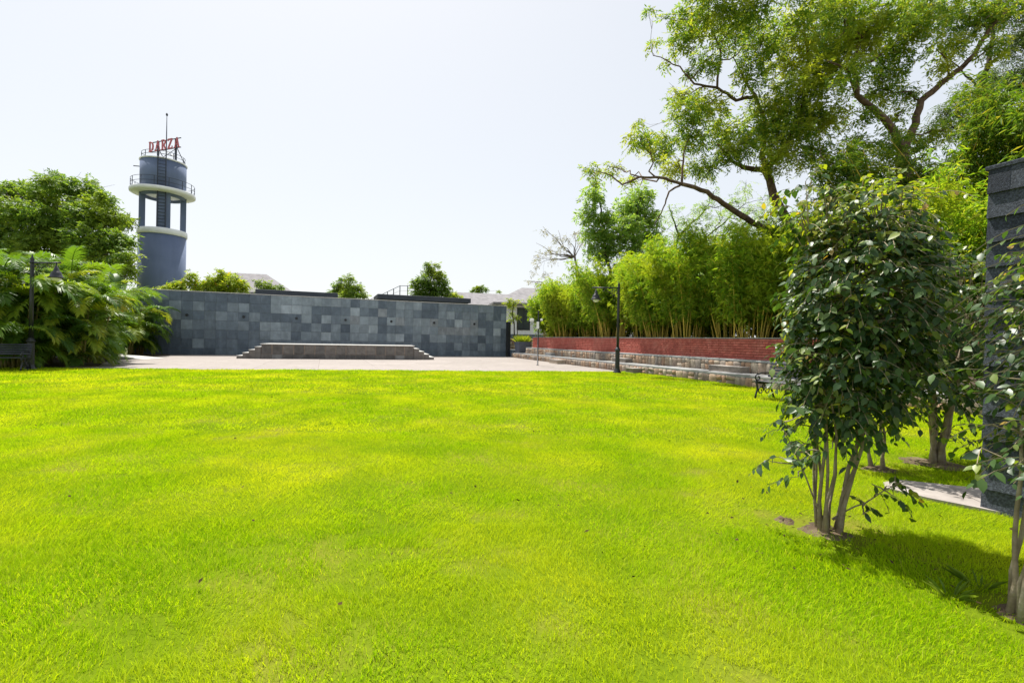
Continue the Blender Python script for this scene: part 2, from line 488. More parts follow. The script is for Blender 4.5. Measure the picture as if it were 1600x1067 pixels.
def tree(name, label, cat, base, limbs, blobs, leaf, bark, rng, per=60, group=None, twig_r=0.03, twigs=True, **kw):
    """Tree: limbs = [(points, r0, r1)], blobs = [(centre, radius)], all in world space; twigs run from the limbs into the clumps."""
    t = thing(name, label, cat, base, 0, group)
    o = Vector(base)
    mb = MB()
    nodes = []
    for pts, r0, r1 in limbs:
        pts = [Vector(p) - o for p in pts]
        fine = []
        for i in range(len(pts) - 1):
            for k in range(4):
                q = pts[i].lerp(pts[i + 1], k / 4)
                if k: q = q + Vector(rng.normal(size=3)) * (pts[i + 1] - pts[i]).length * 0.022
                fine.append(q)
        fine.append(pts[-1])
        rad = list(np.linspace(r0, r1, len(fine)))
        mb.tube(fine, rad, 7)
        nodes += [(q, rr) for q, rr in zip(fine, rad)]
    mb.build('trunk', bark, t, True)
    NP = np.array([q for q, _ in nodes])
    if twigs:
        tw = MB()
        for c, r in blobs:
            c = np.asarray(c) - np.asarray(o)
            d = np.linalg.norm(NP - c, axis=1) + np.maximum(0, NP[:, 2] - c[2]) * 1.2
            i = int(np.argmin(d))
            rr = min(nodes[i][1] * 0.7, twig_r * (1 + 0.25 * d[i]))
            p = wander(NP[i], c, 6, 0.05, rng)
            tw.tube(p, list(np.linspace(rr, rr * 0.45, 6)), 5)
            for k in range(5):
                e = c + rng.normal(size=3) * r * 0.5
                tw.tube(wander(p[rng.integers(3, 6)], e, 4, 0.06, rng), list(np.linspace(rr * 0.5, rr * 0.15, 4)), 4, False)
        tag(tw.build('branches', bark, t, True), kind='stuff')
    foliage('crown', blobs, rng, leaf, t, o, per, **kw)
    return t


# ------------------------------------------------------------------ the ground
def ground_z(x, y):
    return 0.028 + 0.035 * (vnoise(x * 0.35, y * 0.35, 5) - 0.5) + 0.02 * (vnoise(x * 1.3, y * 1.3, 9) - 0.5)


tag(MB().add([(-900, -300, -0.06), (900, -300, -0.06), (900, 1500, -0.06), (-900, 1500, -0.06)], [(0, 1, 2, 3)]).build('ground', M['ground']), kind='structure')

# lawn sheet (four-cornered patch with gentle swells)
LA, LB, LC, LD = np.array([-32.0, -8]), np.array([15.2, -8]), np.array([5.4, 21.3]), np.array([-25.0, 15.2])


def lawn_xy(u, v):
    return (LA * (1 - u)[:, None] + LB * u[:, None]) * (1 - v)[:, None] + (LD * (1 - u)[:, None] + LC * u[:, None]) * v[:, None]


nu, nv = 150, 110
uu, vv = np.meshgrid(np.linspace(0, 1, nu), np.linspace(0, 1, nv))
xy = lawn_xy(uu.ravel(), vv.ravel())
zz = ground_z(xy[:, 0], xy[:, 1])
i = np.arange(nu * nv).reshape(nv, nu)
quads = np.stack([i[:-1, :-1], i[:-1, 1:], i[1:, 1:], i[1:, :-1]], -1).reshape(-1, 4)
tag(inst('lawn', np_mesh('lawn', np.column_stack([xy, zz]), quads, np.full(len(quads), 4), M['lawn'], True)), kind='structure')

# paving in large panels, laid square to the stage wall
W0 = Vector((-22.35, 29.76, 0))
WROT = math.atan2(8.4, 21.23)
WU = Vector((math.cos(WROT), math.sin(WROT), 0)); WV = Vector((-math.sin(WROT), math.cos(WROT), 0))
pav = thing('paving', None, None, W0, WROT)
pav['kind'] = 'structure'
pm = MB().box(0.004, 2.396, -2.396, -0.004, -0.05, 0, 0.006).mesh('paving_slab', M['paving'])
for a in range(-2, 12):
    for b in range(0, 9):
        inst('paving_slab', pm, pav, (a * 2.4, -b * 2.4 + 0.3, random.uniform(-0.003, 0.003)))
MB().box(-7, 31, -21.6, 0.35, -0.056, -0.012).build('joint_bed', M['pod_joint'], pav)

# planting beds
bed = MB().prism([(-15.9, 17.35), (-16.3, 18.7), (-18.0, 21), (-20.0, 23.5), (-26, 24.4), (-29, 15.2), (-19, 16.45)], -0.05, 0.035).build('planting_bed', M['bed'])
tag(bed, kind='structure')
bed2 = MB().prism([(-20.6, 26.7), (-21.2, 29.4), (-26, 29.4), (-26, 26.1), (-22.2, 26.1)], -0.05, 0.034).build('planting_bed', M['bed'])
tag(bed2, kind='structure')
bed3 = MB().prism([(1.75, 35.4), (12.9, 6.7), (40, 6.7), (40, 60), (1.75, 60)], -0.05, 1.45).build('planting_bed', M['bed'])
tag(bed3, kind='structure')

# low ramp leading off between the palms
rp = MB().add([(0, -0.9, 0.012), (0, 0.9, 0.012), (-3.4, 0.9, 0.30), (-3.4, -0.9, 0.30), (0, -0.9, -0.02), (0, 0.9, -0.02), (-3.4, 0.9, -0.02), (-3.4, -0.9, -0.02), (-8, 0.9, 0.30), (-8, -0.9, 0.30), (-8, 0.9, -0.02), (-8, -0.9, -0.02)],
              [(0, 1, 2, 3), (0, 3, 7, 4), (1, 5, 6, 2), (0, 4, 5, 1), (3, 2, 8, 9), (2, 6, 10, 8), (3, 9, 11, 7)]).build('path', M['coping'], None, False, (-18.6, 24.7, 0), (0, 0, R(6)))
tag(rp, kind='structure')
# stone path slab by the shingled pillar
PATH = [(3.50, 4.40), (3.62, 4.58), (3.85, 4.67), (4.46, 4.45), (6.2, 3.95), (6.0, 3.2), (3.95, 3.80), (3.66, 4.12)]
ps = thing('path', None, None, (0, 0, 0)); ps['kind'] = 'structure'
MB().prism([PATH[0], PATH[7], (3.95, 3.80), (4.16, 4.545), PATH[2], PATH[1]][::1], 0.0, 0.046).build('path_slab', M['path'], ps)
MB().prism([(3.965, 3.796), PATH[5], PATH[4], PATH[3], (4.175, 4.54)], 0.0, 0.043).build('path_slab', M['path'], ps)

# ------------------------------------------------------------------ stage wall clad in slate tiles
TW, TH = 0.64, 0.603
ROWS = ["2111111011444443431331243411322223311",
        "1313113311455411125217233211342331313",
        "0311232131111414237441473447325371133",
        "0032222314432131304451222343777763151",
        "0011211123441335324432451314422320231",
        "0003112122222222222222222211213213132",
        "0000022112222222222222222211211322111"]
NC = len(ROWS[0])
sw = thing('stage_wall', 'tall dark wall clad in patchwork slate tiles across the back of the stage', 'wall', W0, WROT)
WLEN = TW * (NC - 1) + 0.45
WH = 4.05
MB().box(-2 * TW, WLEN, 0.022, 0.40, -0.05, WH - 0.01).build('wall_core', M['slate_joint'], sw)
tile_me = {}
for k in range(8):
    tile_me[k] = MB().box(0.009, 0.991, 0, 0.03, 0.009, 0.991, 0.006).mesh('tile', M['slate%d' % k])
for rI, row in enumerate(ROWS):
    zt = WH - rI * TH
    zb = max(0.0, zt - TH)
    for cI in range(-2, NC):
        ch = int(row[cI]) if cI >= 0 else random.choice([0, 1, 1, 2])
        w = TW if cI < NC - 1 else 0.45
        inst('tile', tile_me[ch], sw, (cI * TW, random.uniform(-0.004, 0.004), zb), (0, 0, 0), (w, 1, zt - zb))
# end return of the wall
for rI in range(7):
    zt = WH - rI * TH; zb = max(0.0, zt - TH)
    inst('tile', tile_me[random.choice([1, 2, 3])], sw, (WLEN + 0.012, 0.0, zb), (0, 0, R(90)), (0.40, 0.4, zt - zb))
for k in range(8):
    x0, x1 = -2 * TW + k * 3.16, min(WLEN + 0.03, -2 * TW + (k + 1) * 3.16 - 0.006)
    MB().box(x0, x1, -0.025, 0.43, WH + 0.002, WH + 0.05, 0.006).build('coping', M['coping'], sw)
spot_me = MB().lathe([(0.085, -0.02), (0.085, 0.05), (0.07, 0.055), (0.06, 0.02)], 14).mesh('wall_light', M['black_metal'], True)
for cI in range(2, NC, 5):
    inst('wall_light', spot_me, sw, (cI * TW + 0.32, -0.005, WH - 2.5 * TH), (R(90), 0, 0))

# dark fin at the wall's free end, and low slate block
e = W0 + WU * (WLEN + 0.16)
f = thing('fin_panel', 'narrow black upright panel standing at the right end of the slate wall', 'panel', e, WROT)
MB().box(-0.09, 0.16, -0.25, 0.25, 0.0, 2.75, 0.01).build('panel', M['black_metal'], f)
MB().box(-0.11, 0.18, -0.27, 0.27, 2.75, 2.80, 0.005).build('cap', M['black_metal'], f)
e = W0 + WU * (WLEN + 0.3) - WV * 0.45
pb = thing('low_block', 'low dark slate block where the slate wall meets the stone seats', 'block', e, WROT)
MB().box(0, 1.15, -0.25, 0.7, 0.0, 0.52, 0.01).build('body', M['slate1'], pb)
MB().box(-0.02, 1.17, -0.27, 0.72, 0.522, 0.57, 0.008).build('top_slab', M['slate4'], pb)

# ------------------------------------------------------------------ podium with steps at both ends
PL = 11.1
pd = thing('podium', 'low stone stage platform with short steps at both ends', 'platform', (-15.55, 26.75, 0), R(16.5))
PZ, RUN = 0.86, 0.31
NSTEP = 4
x0, x1 = RUN * NSTEP, PL - RUN * NSTEP
MB().box(x0 + 0.02, x1 - 0.02, 0.03, 2.6, 0.0, PZ - 0.045).build('core', M['pod_joint'], pd)
k = 0
for s in range(5):
    a = x0 - 0.05 + s * (x1 - x0 + 0.1) / 5
    MB().box(a, a + (x1 - x0 + 0.1) / 5 - 0.006, -0.03, 2.62, PZ - 0.042, PZ, 0.005).build('top_slab', M['coping'], pd)
ntile = 15
tw = (x1 - x0) / ntile
pt = [MB().box(0, 1, 0, 0.05, 0, 1, 0.012).mesh('face_tile', M['pod%d' % q]) for q in range(4)]
for c in range(ntile):
    inst('face_tile', pt[random.choice([0, 0, 1, 1, 2])], pd, (x0 + c * tw + 0.035, 0.0 + random.uniform(-0.004, 0.006), 0.285), (0, 0, 0), (tw - 0.07, 1, 0.50))
    inst('face_tile', pt[random.choice([0, 0, 1, 3])], pd, (x0 + c * tw + 0.012, 0.0 + random.uniform(-0.004, 0.006), 0.01), (0, 0, 0), (tw - 0.024, 1, 0.25))
RISE = PZ / (NSTEP + 1)
for side in (0, 1):
    for s in range(NSTEP):
        z = RISE * (s + 1)
        a = s * RUN
        b = a + RUN - 0.002
        if side: a, b = PL - b, PL - a
        MB().box(a, b, 0.012, 2.5, 0.0, z - 0.032).build('step', M['pod1'] if s % 2 else M['pod2'], pd)
        MB().box(a - (0.02 if not side else -0.004), b + (0.02 if side else -0.004), -0.008, 2.52, z - 0.03, z, 0.004).build('tread', M['coping'], pd)

# ------------------------------------------------------------------ stone seat tiers and red brick wall on the right
FA, FB = Vector((0.05, 37.0, 0)), Vector((14.3, -5.5, 0))        # front face, far to near
MA, MBn = Vector((1.10, 35.35, 0)), Vector((15.9, -4.5, 0))      # upper tier face
RA, RB = Vector((1.55, 35.55, 0)), Vector((16.35, -4.3, 0))      # red wall face


def line_root(name, label, cat, A, B):
    d = B - A
    return thing(name, label, cat, A, math.atan2(d.y, d.x)), d.length


stones = []
rs = random.Random(3)
for k in range(12):
    mb = MB()
    n = 4
    vs, ids = [], {}
    for ix in range(n):
        for iy in range(3):
            for iz in range(n):
                if 0 < ix < n - 1 and 0 < iy < 2 and 0 < iz < n - 1: continue
                x, y, z = ix / (n - 1) - .5, iy / 2 - .5, iz / (n - 1) - .5
                cx, cz = abs(x) * 2, abs(z) * 2
                sh = 1 - 0.09 * (cx * cz) ** 2
                bul = (-0.12 * (1 - cx ** 3) * (1 - cz ** 3)) if iy == 0 else 0
                ids[(ix, iy, iz)] = len(vs)
                vs.append((x * sh + rs.uniform(-.035, .035), y + bul + rs.uniform(-.06, .06) * (iy == 0), z * sh + rs.uniform(-.04, .04)))
    fs = []
    for a in range(n - 1):
        for b in range(n - 1):
            fs.append((ids[(a, 0, b)], ids[(a + 1, 0, b)], ids[(a + 1, 0, b + 1)], ids[(a, 0, b + 1)]))
    for a in range(n - 1):
        for y in range(2):
            fs.append((ids[(a, y, 0)], ids[(a, y + 1, 0)], ids[(a + 1, y + 1, 0)], ids[(a + 1, y, 0)]))
            fs.append((ids[(a, y, n - 1)], ids[(a + 1, y, n - 1)], ids[(a + 1, y + 1, n - 1)], ids[(a, y + 1, n - 1)]))
            fs.append((ids[(0, y, a)], ids[(0, y, a + 1)], ids[(0, y + 1, a + 1)], ids[(0, y + 1, a)]))
            fs.append((ids[(n - 1, y, a)], ids[(n - 1, y + 1, a)], ids[(n - 1, y + 1, a + 1)], ids[(n - 1, y, a + 1)]))
    mb.add(vs, fs)
    stones.append(mb.mesh('stone', M['stone%d' % (k % 6)], True))


def lay_stones(root, L, z0, z1, wmin, wmax, seed, start=0.0, split=0.5, x_off=0.0, dmax=None):
    rr = random.Random(seed)
    x = start
    n = 0
    H = z1 - z0
    while x < L - 0.05:
        w = rr.uniform(wmin, wmax)
        if x + w > L: w = L - x
        two = rr.random() < split
        parts = [(z0, z0 + H * rr.uniform(.42, .62))] if two else [(z0, z1)]
        if two: parts.append((parts[0][1], z1))
        for a, b in parts:
            o = inst('stone', rr.choice(stones), root, (x + w / 2, rr.uniform(-0.005, 0.02), (a + b) / 2), (0, rr.uniform(-.09, .09), 0), ((w - 0.006), 0.16, (b - a - 0.005)))
            n += 1
        x += w
    return n


lowr, LL = line_root('stone_seat_tier', 'long low front tier of rubble stone topped with pale grey seat slabs', 'stone seat', FA, FB)
MB().box(0, LL, 0.035, 0.4, -0.1, 0.30).build('mortar_core', M['stone_mortar'], lowr)
lay_stones(lowr, LL - 9.0, 0.0, 0.305, 0.18, 0.40, 21, 0.0, 0.38)
fd = (FB - FA).normalized(); md = (MBn - MA).normalized()
nrm = Vector((-fd.y, fd.x, 0))
inv = Matrix.Rotation(-lowr.rotation_euler.z, 4, 'Z') @ Matrix.Translation(-FA)
ns = 24
for s in range(ns):
    t0, t1 = s / ns, (s + 1) / ns
    a0 = FA.lerp(FB, t0) - nrm * 0.05 + fd * 0.004; a1 = FA.lerp(FB, t1) - nrm * 0.05 - fd * 0.004
    b0 = MA.lerp(MBn, t0) + nrm * 0.06 + fd * 0.004; b1 = MA.lerp(MBn, t1) + nrm * 0.06 - fd * 0.004
    poly = [inv @ p for p in (a0, a1, b1, b0)]
    MB().prism([(p.x, p.y) for p in poly], 0.305, 0.368 + 0.002 * (s % 2)).build('seat_slab', M['seat_slab'], lowr)

upr, LU = line_root('stone_seat_tier', 'upper rubble stone tier with dark coping directly below the red brick wall', 'stone seat', MA, MBn)
MB().box(0, LU, 0.035, 0.45, 0.25, 0.745).build('mortar_core', M['stone_mortar'], upr)
lay_stones(upr, LU - 9.0, 0.375, 0.735, 0.17, 0.36, 22, 0.0, 0.32)
for s in range(22):
    a = s * LU / 22
    MB().box(a + 0.003, a + LU / 22 - 0.003, -0.06, 0.55, 0.745, 0.81, 0.006).build('coping', M['seat_slab'], upr)

redr, LR = line_root('brick_wall', 'long low red brick wall behind the stone seats', 'wall', RA, RB)
BZ0, BZ1 = 0.812, 1.555
MB().box(0, LR, 0.02, 0.24, BZ0 - 0.3, BZ1).build('mortar_core', M['mortar'], redr)
NB = 8
BH = (BZ1 - BZ0) / NB
BWID = 0.235
brick_me = MB().add([(0.006, -0.022, 0.006), (BWID - 0.006, -0.022, 0.006), (BWID - 0.004, 0.004, BH - 0.006), (0.004, 0.004, BH - 0.006),
                     (0.004, 0.04, 0.004), (BWID - 0.004, 0.04, 0.004), (BWID - 0.004, 0.04, BH - 0.006), (0.004, 0.04, BH - 0.006)],
                    [(0, 1, 2, 3), (0, 4, 5, 1), (3, 2, 6, 7), (0, 3, 7, 4), (1, 5, 6, 2)]).mesh('brick', M['brick'])
rest = MB()
cells = []
for r in range(NB):
    off = (r % 2) * BWID / 2
    c = 0
    while (c + 1) * BWID + off < LR:
        x = c * BWID + off
        wp = RA + (RB - RA).normalized() * x
        cells.append((abs(wp.y - 16.0) if 14.8 < wp.y else 100 + abs(wp.y), x, BZ0 + r * BH))
        c += 1
cells.sort()
bv = [v.co.copy() for v in brick_me.vertices]; bf = [tuple(p.vertices) for p in brick_me.polygons]
for k, (d_, x, z) in enumerate(cells):
    jy = random.uniform(-0.003, 0.003)
    if k < 300: inst('brick', brick_me, redr, (x, jy, z))
    else: rest.add([v + Vector((x, jy, z)) for v in bv], bf)
tag(rest.build('bricks', M['brick'], redr), kind='stuff')
for s in range(16):
    a = s * LR / 16
    MB().box(a + 0.002, a + LR / 16 - 0.002, -0.035, 0.28, BZ1 + 0.002, BZ1 + 0.035, 0.004).build('coping', M['seat_slab'], redr)


# step blocks on and in front of the tiers
def step_block(label, p, z0, h, w, d, mat='stone3'):
    t = thing('step_block', label, 'step', (p[0], p[1], z0), lowr.rotation_euler.z, 'stone step blocks along the seat tiers')
    MB().box(-w / 2, w / 2, -d / 2, d / 2, 0, h - 0.03).build('body', M[mat], t)
    MB().box(-w / 2 - .015, w / 2 + .015, -d / 2 - .015, d / 2 + .015, h - 0.028, h, 0.006).build('top_slab', M['path'], t)


def on_tier(A, B, y, off):
    t = (y - A.y) / (B.y - A.y)
    p = A.lerp(B, t) - nrm * off
    return p


step_block('pale stone step block on the paving against the front seat tier', on_tier(FA, FB, 28.2, 0.32), 0.0, 0.24, 1.2, 0.5, 'stone4')
step_block('small stone step block half hidden behind the foot of the lamp post', on_tier(FA, FB, 20.6, 0.28), 0.0, 0.24, 0.6, 0.4)
step_block('short dark step block on the far end of the seat slabs', on_tier(MA, MBn, 31.0, 0.22), 0.37, 0.2, 0.9, 0.32, 'seat_slab')
step_block('flat stone step block on the seat slabs just left of the lamp post', on_tier(MA, MBn, 23.2, 0.25), 0.37, 0.2, 1.2, 0.36, 'stone3')
step_block('largest step block on the seat slabs near the iron bench', on_tier(MA, MBn, 16.9, 0.26), 0.37, 0.21, 1.5, 0.42, 'stone3')

# stone retaining wall and planter beyond the stage wall's right end
rt = thing('retaining_wall', 'short orange brown rubble wall beyond the right end of the slate wall', 'wall', (-0.35, 42.3, 0), R(3))
MB().box(0, 2.6, 0.04, 0.4, 0, 1.5).build('mortar_core', M['stone_mortar'], rt)
for q in range(5):
    lay_stones(rt, 2.6, 0.02 + q * 0.3, 0.3 + q * 0.3, 0.25, 0.5, 60 + q, 0.0, 0.15)
pp = sight(816, 545, 36.5)
pl = thing('planter', 'square blue grey planter with tall grass at the far end of the brick wall', 'planter', (pp.x, pp.y, 0.37), R(20))
MB().add([(-.4, -.4, 0), (.4, -.4, 0), (.4, .4, 0), (-.4, .4, 0), (-.5, -.5, .85), (.5, -.5, .85), (.5, .5, .85), (-.5, .5, .85), (-.43, -.43, .85), (.43, -.43, .85), (.43, .43, .85), (-.43, .43, .85), (-.42, -.42, .75), (.42, -.42, .75), (.42, .42, .75), (-.42, .42, .75)],
         [(3, 2, 1, 0), (0, 1, 5, 4), (1, 2, 6, 5), (2, 3, 7, 6), (3, 0, 4, 7), (4, 5, 9, 8), (5, 6, 10, 9), (6, 7, 11, 10), (7, 4, 8, 11), (8, 9, 13, 12), (9, 10, 14, 13), (10, 11, 15, 14), (11, 8, 12, 15), (12, 13, 14, 15)]).build('pot', M['blue_grey_pot'], pl)
n = 500
C = np.column_stack([RNG.uniform(-.4, .4, n), RNG.uniform(-.4, .4, n), np.full(n, .75)])
A = RNG.normal(size=(n, 3)) * 0.45; A[:, 2] = 1
inst('grass_tuft', diamond_leaves('grass_tuft', C, A, RNG.normal(size=(n, 3)), RNG.uniform(.4, .95, n), np.full(n, .03), M['yellow_leaf'], 0.2), pl)


# ------------------------------------------------------------------ lamp posts
def lamp_post(label, loc, rotz):
    t = thing('lamp_post', label, 'lamp post', loc, rotz, 'black street lamp posts with one arm')
    MB().lathe([(0.17, 0), (0.17, 0.05), (0.135, 0.09), (0.115, 0.14), (0.115, 0.18)], 16).build('base', M['black_metal'], t, True)
    mb = MB()
    prof = []
    nfl = 20
    for z, r in ((0.18, 0.098), (0.95, 0.094)):
        prof.append([(r * (1 - 0.07 * (k % 2)) * math.cos(2 * math.pi * k / nfl), r * (1 - 0.07 * (k % 2)) * math.sin(2 * math.pi * k / nfl), z) for k in range(nfl)])
    mb.add(prof[0] + prof[1], [(k, (k + 1) % nfl, nfl + (k + 1) % nfl, nfl + k) for k in range(nfl)])
    mb.build('lower_column', M['black_metal'], t)
    MB().lathe([(0.10, 0.94), (0.125, 0.96), (0.125, 1.0), (0.10, 1.02), (0.085, 1.07), (0.06, 1.1)], 16).build('collar', M['black_metal'], t, True)
    MB().lathe([(0.062, 1.08), (0.056, 2.4), (0.052, 3.6), (0.052, 3.62)], 12).build('pole', M['black_metal'], t, True)
    MB().lathe([(0.055, 3.6), (0.07, 3.62), (0.07, 3.66), (0.05, 3.68), (0.05, 3.72), (0.06, 3.76), (0.03, 3.82), (0.012, 3.9), (0.004, 3.93)], 12).build('finial', M['black_metal'], t, True)
    MB().tube([(0, 0, 3.62), (1.12, 0, 3.62)], 0.026, 8).build('arm', M['black_metal'], t, True)
    sc = MB()
    pts = []
    for k in range(26):
        a = R(-90 + k * 20); r = 0.03 + 0.005 * k
        pts.append((0.16 + r * math.cos(a) * 0.9, 0, 3.45 + r * math.sin(a)))
    sc.tube(pts, 0.011, 5)
    sc.tube([(0.05, 0, 3.2), (0.2, 0, 3.28), (0.4, 0, 3.44), (0.55, 0, 3.56), (0.66, 0, 3.6)], 0.012, 5)
    pts = []
    for k in range(20):
        a = R(90 - k * 22); r = 0.02 + 0.004 * k
        pts.append((0.68 + r * math.cos(a), 0, 3.52 + r * math.sin(a)))
    sc.tube(pts, 0.009, 5)
    sc.build('scroll_bracket', M['black_metal'], t, True)
    lx = 0.96
    MB().lathe([(0.02, 3.62), (0.02, 3.5), (0.045, 3.49), (0.06, 3.42), (0.075, 3.40), (0.085, 3.34), (0.12, 3.32), (0.15, 3.24), (0.17, 3.17), (0.225, 3.13), (0.225, 3.115), (0.16, 3.12)], 20, (lx, 0, 0)).build('shade', M['black_metal'], t, True)
    MB().lathe([(0.14, 3.122), (0.13, 3.07), (0.085, 3.02), (0.02, 3.0)], 16, (lx, 0, 0)).build('lamp_glass', M['lamp_glass'], t, True)
    return t


lamp_post('black lamp post with hanging bell lamp standing at the lawn edge before the brick wall', (4.50, 20.15, 0.02), R(180))
lamp_post('black lamp post half buried in palm fronds beside the left bench', (-16.3, 16.05, 0.02), R(-8))

# thin floodlight pole
p = sight(840, 570, 25.6)
fp = thing('floodlight_pole', 'thin black pole with a small white floodlight on the paving', 'light pole', (p.x, p.y, 0))
MB().lathe([(0.09, 0), (0.09, 0.015), (0.036, 0.02), (0.034, 2.9), (0.02, 2.95)], 10).build('pole', M['black_metal'], fp, True)
MB().box(-0.42, 0.16, -0.02, 0.02, 2.36, 2.40).build('crossbar', M['black_metal'], fp)
MB().box(-0.10, 0.03, -0.13, -0.045, 1.98, 2.34, 0.012).build('box', M['white'], fp)
MB().box(-0.48, -0.26, -0.12, 0.0, 2.37, 2.50, 0.015).build('floodlight', M['white'], fp)
MB().box(0.10, 0.22, -0.1, 0.0, 2.41, 2.52, 0.012).build('floodlight', M['white'], fp)


# ------------------------------------------------------------------ iron benches
def bench(label, loc, rotz, L=1.5):
    t = thing('park_bench', label, 'bench', loc, rotz, 'black iron park benches')
    for s in (-1, 1):
        x = s * (L / 2 - 0.06)
        mb = MB()
        mb.tube([(x, -0.30, 0), (x, -0.27, 0.12), (x, -0.22, 0.25), (x, -0.25, 0.36), (x, -0.27, 0.42)], [0.03, 0.022, 0.024, 0.022, 0.026], 6)
        mb.tube([(x, 0.33, 0), (x, 0.28, 0.14), (x, 0.22, 0.28), (x, 0.22, 0.42), (x, 0.28, 0.62), (x, 0.35, 0.86)], [0.03, 0.022, 0.024, 0.024, 0.022, 0.02], 6)
        mb.tube([(x, -0.28, 0.40), (x, 0.22, 0.38)], 0.024, 6)
        for cy, cz, r0, d in ((-0.12, 0.2, 0.10, 1), (0.09, 0.2, 0.10, -1), (-0.02, 0.31, 0.06, 1)):
            pts = [(x, cy + d * r0 * (1 - k / 26) * math.cos(R(k * 24)), cz + r0 * (1 - k / 26) * math.sin(R(k * 24))) for k in range(20)]
            mb.tube(pts, 0.014, 5)
        mb.build('end_frame', M['black_metal'], t, True)
        pts = [(x, 0.27, 0.60), (x, 0.1, 0.645), (x, -0.1, 0.64), (x, -0.22, 0.60)]
        pts += [(x, -0.21 + 0.10 * (1 - k / 22) * math.cos(R(120 + k * 22)) , 0.52 + 0.09 * (1 - k / 22) * math.sin(R(120 + k * 22))) for k in range(16)]
        MB().tube(pts, 0.018, 6).build('armrest', M['black_metal'], t, True)
    for k in range(6):
        y = -0.29 + k * 0.088
        MB().box(-L / 2, L / 2, y, y + 0.07, 0.427, 0.455, 0.006).build('seat_slat', M['navy_slat'], t)
    for k in range(5):
        z = 0.53 + k * 0.075
        y = 0.262 + (z - 0.62) * 0.30 - 0.05
        MB().box(-L / 2, L / 2, -0.012, 0.012, 0, 0.058, 0.005).build('back_slat', M['navy_slat'], t, False, (0, y, z), (R(-16), 0, 0))
    return t


bench('black iron bench with scrolled arms in front of the stone seats', (6.50, 11.05, 0.02), R(-69))
bench('black slatted bench beside the palms at the left edge', (-16.62, 15.3, 0.02), R(24))


# ------------------------------------------------------------------ shingled pillar at the right
sp = thing('shingled_pillar', 'tall pillar clad in dark grey roofing shingles at the right edge', 'pillar', (3.93, 3.93, 0), R(-68.5))
PLN, PDP, PHT = 1.1, 0.55, 2.83
MB().box(0.012, PLN - 0.012, 0.012, PDP, 0, PHT - 0.01).build('core', M['shingle0'], sp)
MB().box(-0.02, PLN + 0.02, -0.02, PDP + 0.02, PHT - 0.008, PHT + 0.03, 0.006).build('cap', M['shingle1'], sp)
sh = [MB().add([(0.003, -0.03, 0), (0.997, -0.03, 0), (0.997, -0.006, 0.235), (0.003, -0.006, 0.235), (0.003, 0.012, 0), (0.997, 0.012, 0), (0.997, 0.012, 0.235), (0.003, 0.012, 0.235)],
               [(0, 1, 2, 3), (0, 4, 5, 1), (3, 2, 6, 7), (0, 3, 7, 4), (1, 5, 6, 2)]).mesh('shingle', M['shingle%d' % q]) for q in range(3)]
EXP = PHT / 14
for r in range(14):
    for face, ln in ((0, PLN), (1, PDP)):
        x = -0.0 - (r % 2) * 0.0
        first = True
        while x < ln - 0.02:
            w = random.choice([0.14, 0.22, 0.3]) if first and r % 2 else random.uniform(0.26, 0.34)
            first = False
            w = min(w, ln - x)
            if face == 0: inst('shingle', random.choice(sh), sp, (x, random.uniform(-0.006, 0), r * EXP), (0, random.uniform(-.008, .008), 0), (w, 1, 1))
            else: inst('shingle', random.choice(sh), sp, (PLN, x, r * EXP), (0, 0, R(90)), (w, 1, 1))
            x += w

# ------------------------------------------------------------------ water tower
TD = 45.0
tp = sight(252.5, 400, TD)
tpx = sight(251.5, 520, TD).x


def tz(py): return sight(252, py, TD).z


tower = thing('water_tower', 'slate blue round water tower with white balcony ring and red rooftop letters', 'water tower', (tpx, TD, 0))
zt, zp, zc, zr = tz(255), tz(301), tz(313), tz(361)
rT, rP, rL = 1.80, 2.56, 1.87
MB().lathe([(rL, 0), (rL, zr - 0.55)], 48).build('lower_drum', M['tower'], tower, True)
MB().lathe([(rL + 0.02, zr - 0.55), (rL + 0.09, zr - 0.5), (rL + 0.09, zr - 0.06), (rL + 0.04, zr)], 48).build('ring_beam', M['white'], tower, True)
la = math.atan2(-TD, -tpx) + R(-4)
for a in (la + R(96), la - R(80), la + R(192)):
    MB().box(-0.23, 0.23, -0.23, 0.23, zr - 0.02, zp - 0.35, 0.02).build('column', M['tower'], tower, False, (1.58 * math.cos(a), 1.58 * math.sin(a), 0), (0, 0, a))
MB().lathe([(0.10, zr - 0.01), (0.10, zp - 0.35)], 12).build('centre_pipe', M['tower'], tower, True)
MB().lathe([(1.42, zp - 0.3), (1.42, zp - 0.58), (1.72, zp - 0.58), (1.72, zp - 0.3)], 40).build('ring_tie', M['tower'], tower, True)
MB().lathe([(rP - 1.0, zp - 0.36), (rP - 0.12, zp - 0.34), (rP, zp - 0.28), (rP + 0.02, zp - 0.05), (rP - 0.02, zp)], 56).build('balcony_slab', M['white'], tower, True)
MB().lathe([(rT, zp - 0.01), (rT, zt - 0.12)], 48).build('tank', M['tower'], tower, True)
MB().lathe([(rT + 0.03, zt - 0.12), (rT + 0.07, zt - 0.09), (rT + 0.07, zt - 0.01), (rT - 0.02, zt + 0.03), (0.2, zt + 0.08)], 48).build('tank_rim', M['white'], tower, True)


def railing(r, z, h, n, gaps=()):
    rl = MB()
    segs = 48
    for hh in (h * 0.5, h):
        pts = [(r * math.cos(2 * math.pi * k / segs), r * math.sin(2 * math.pi * k / segs), z + hh) for k in range(segs + 1)]
        rl.tube(pts, 0.020, 5, False)
    rl.build('handrail', M['rail'], tower)
    pm_ = MB().tube([(0, 0, 0), (0, 0, h)], 0.028, 6).mesh('rail_post', M['rail'])
    for k in range(n):
        a = 2 * math.pi * (k + 0.3) / n
        inst('rail_post', pm_, tower, (r * math.cos(a), r * math.sin(a), z))


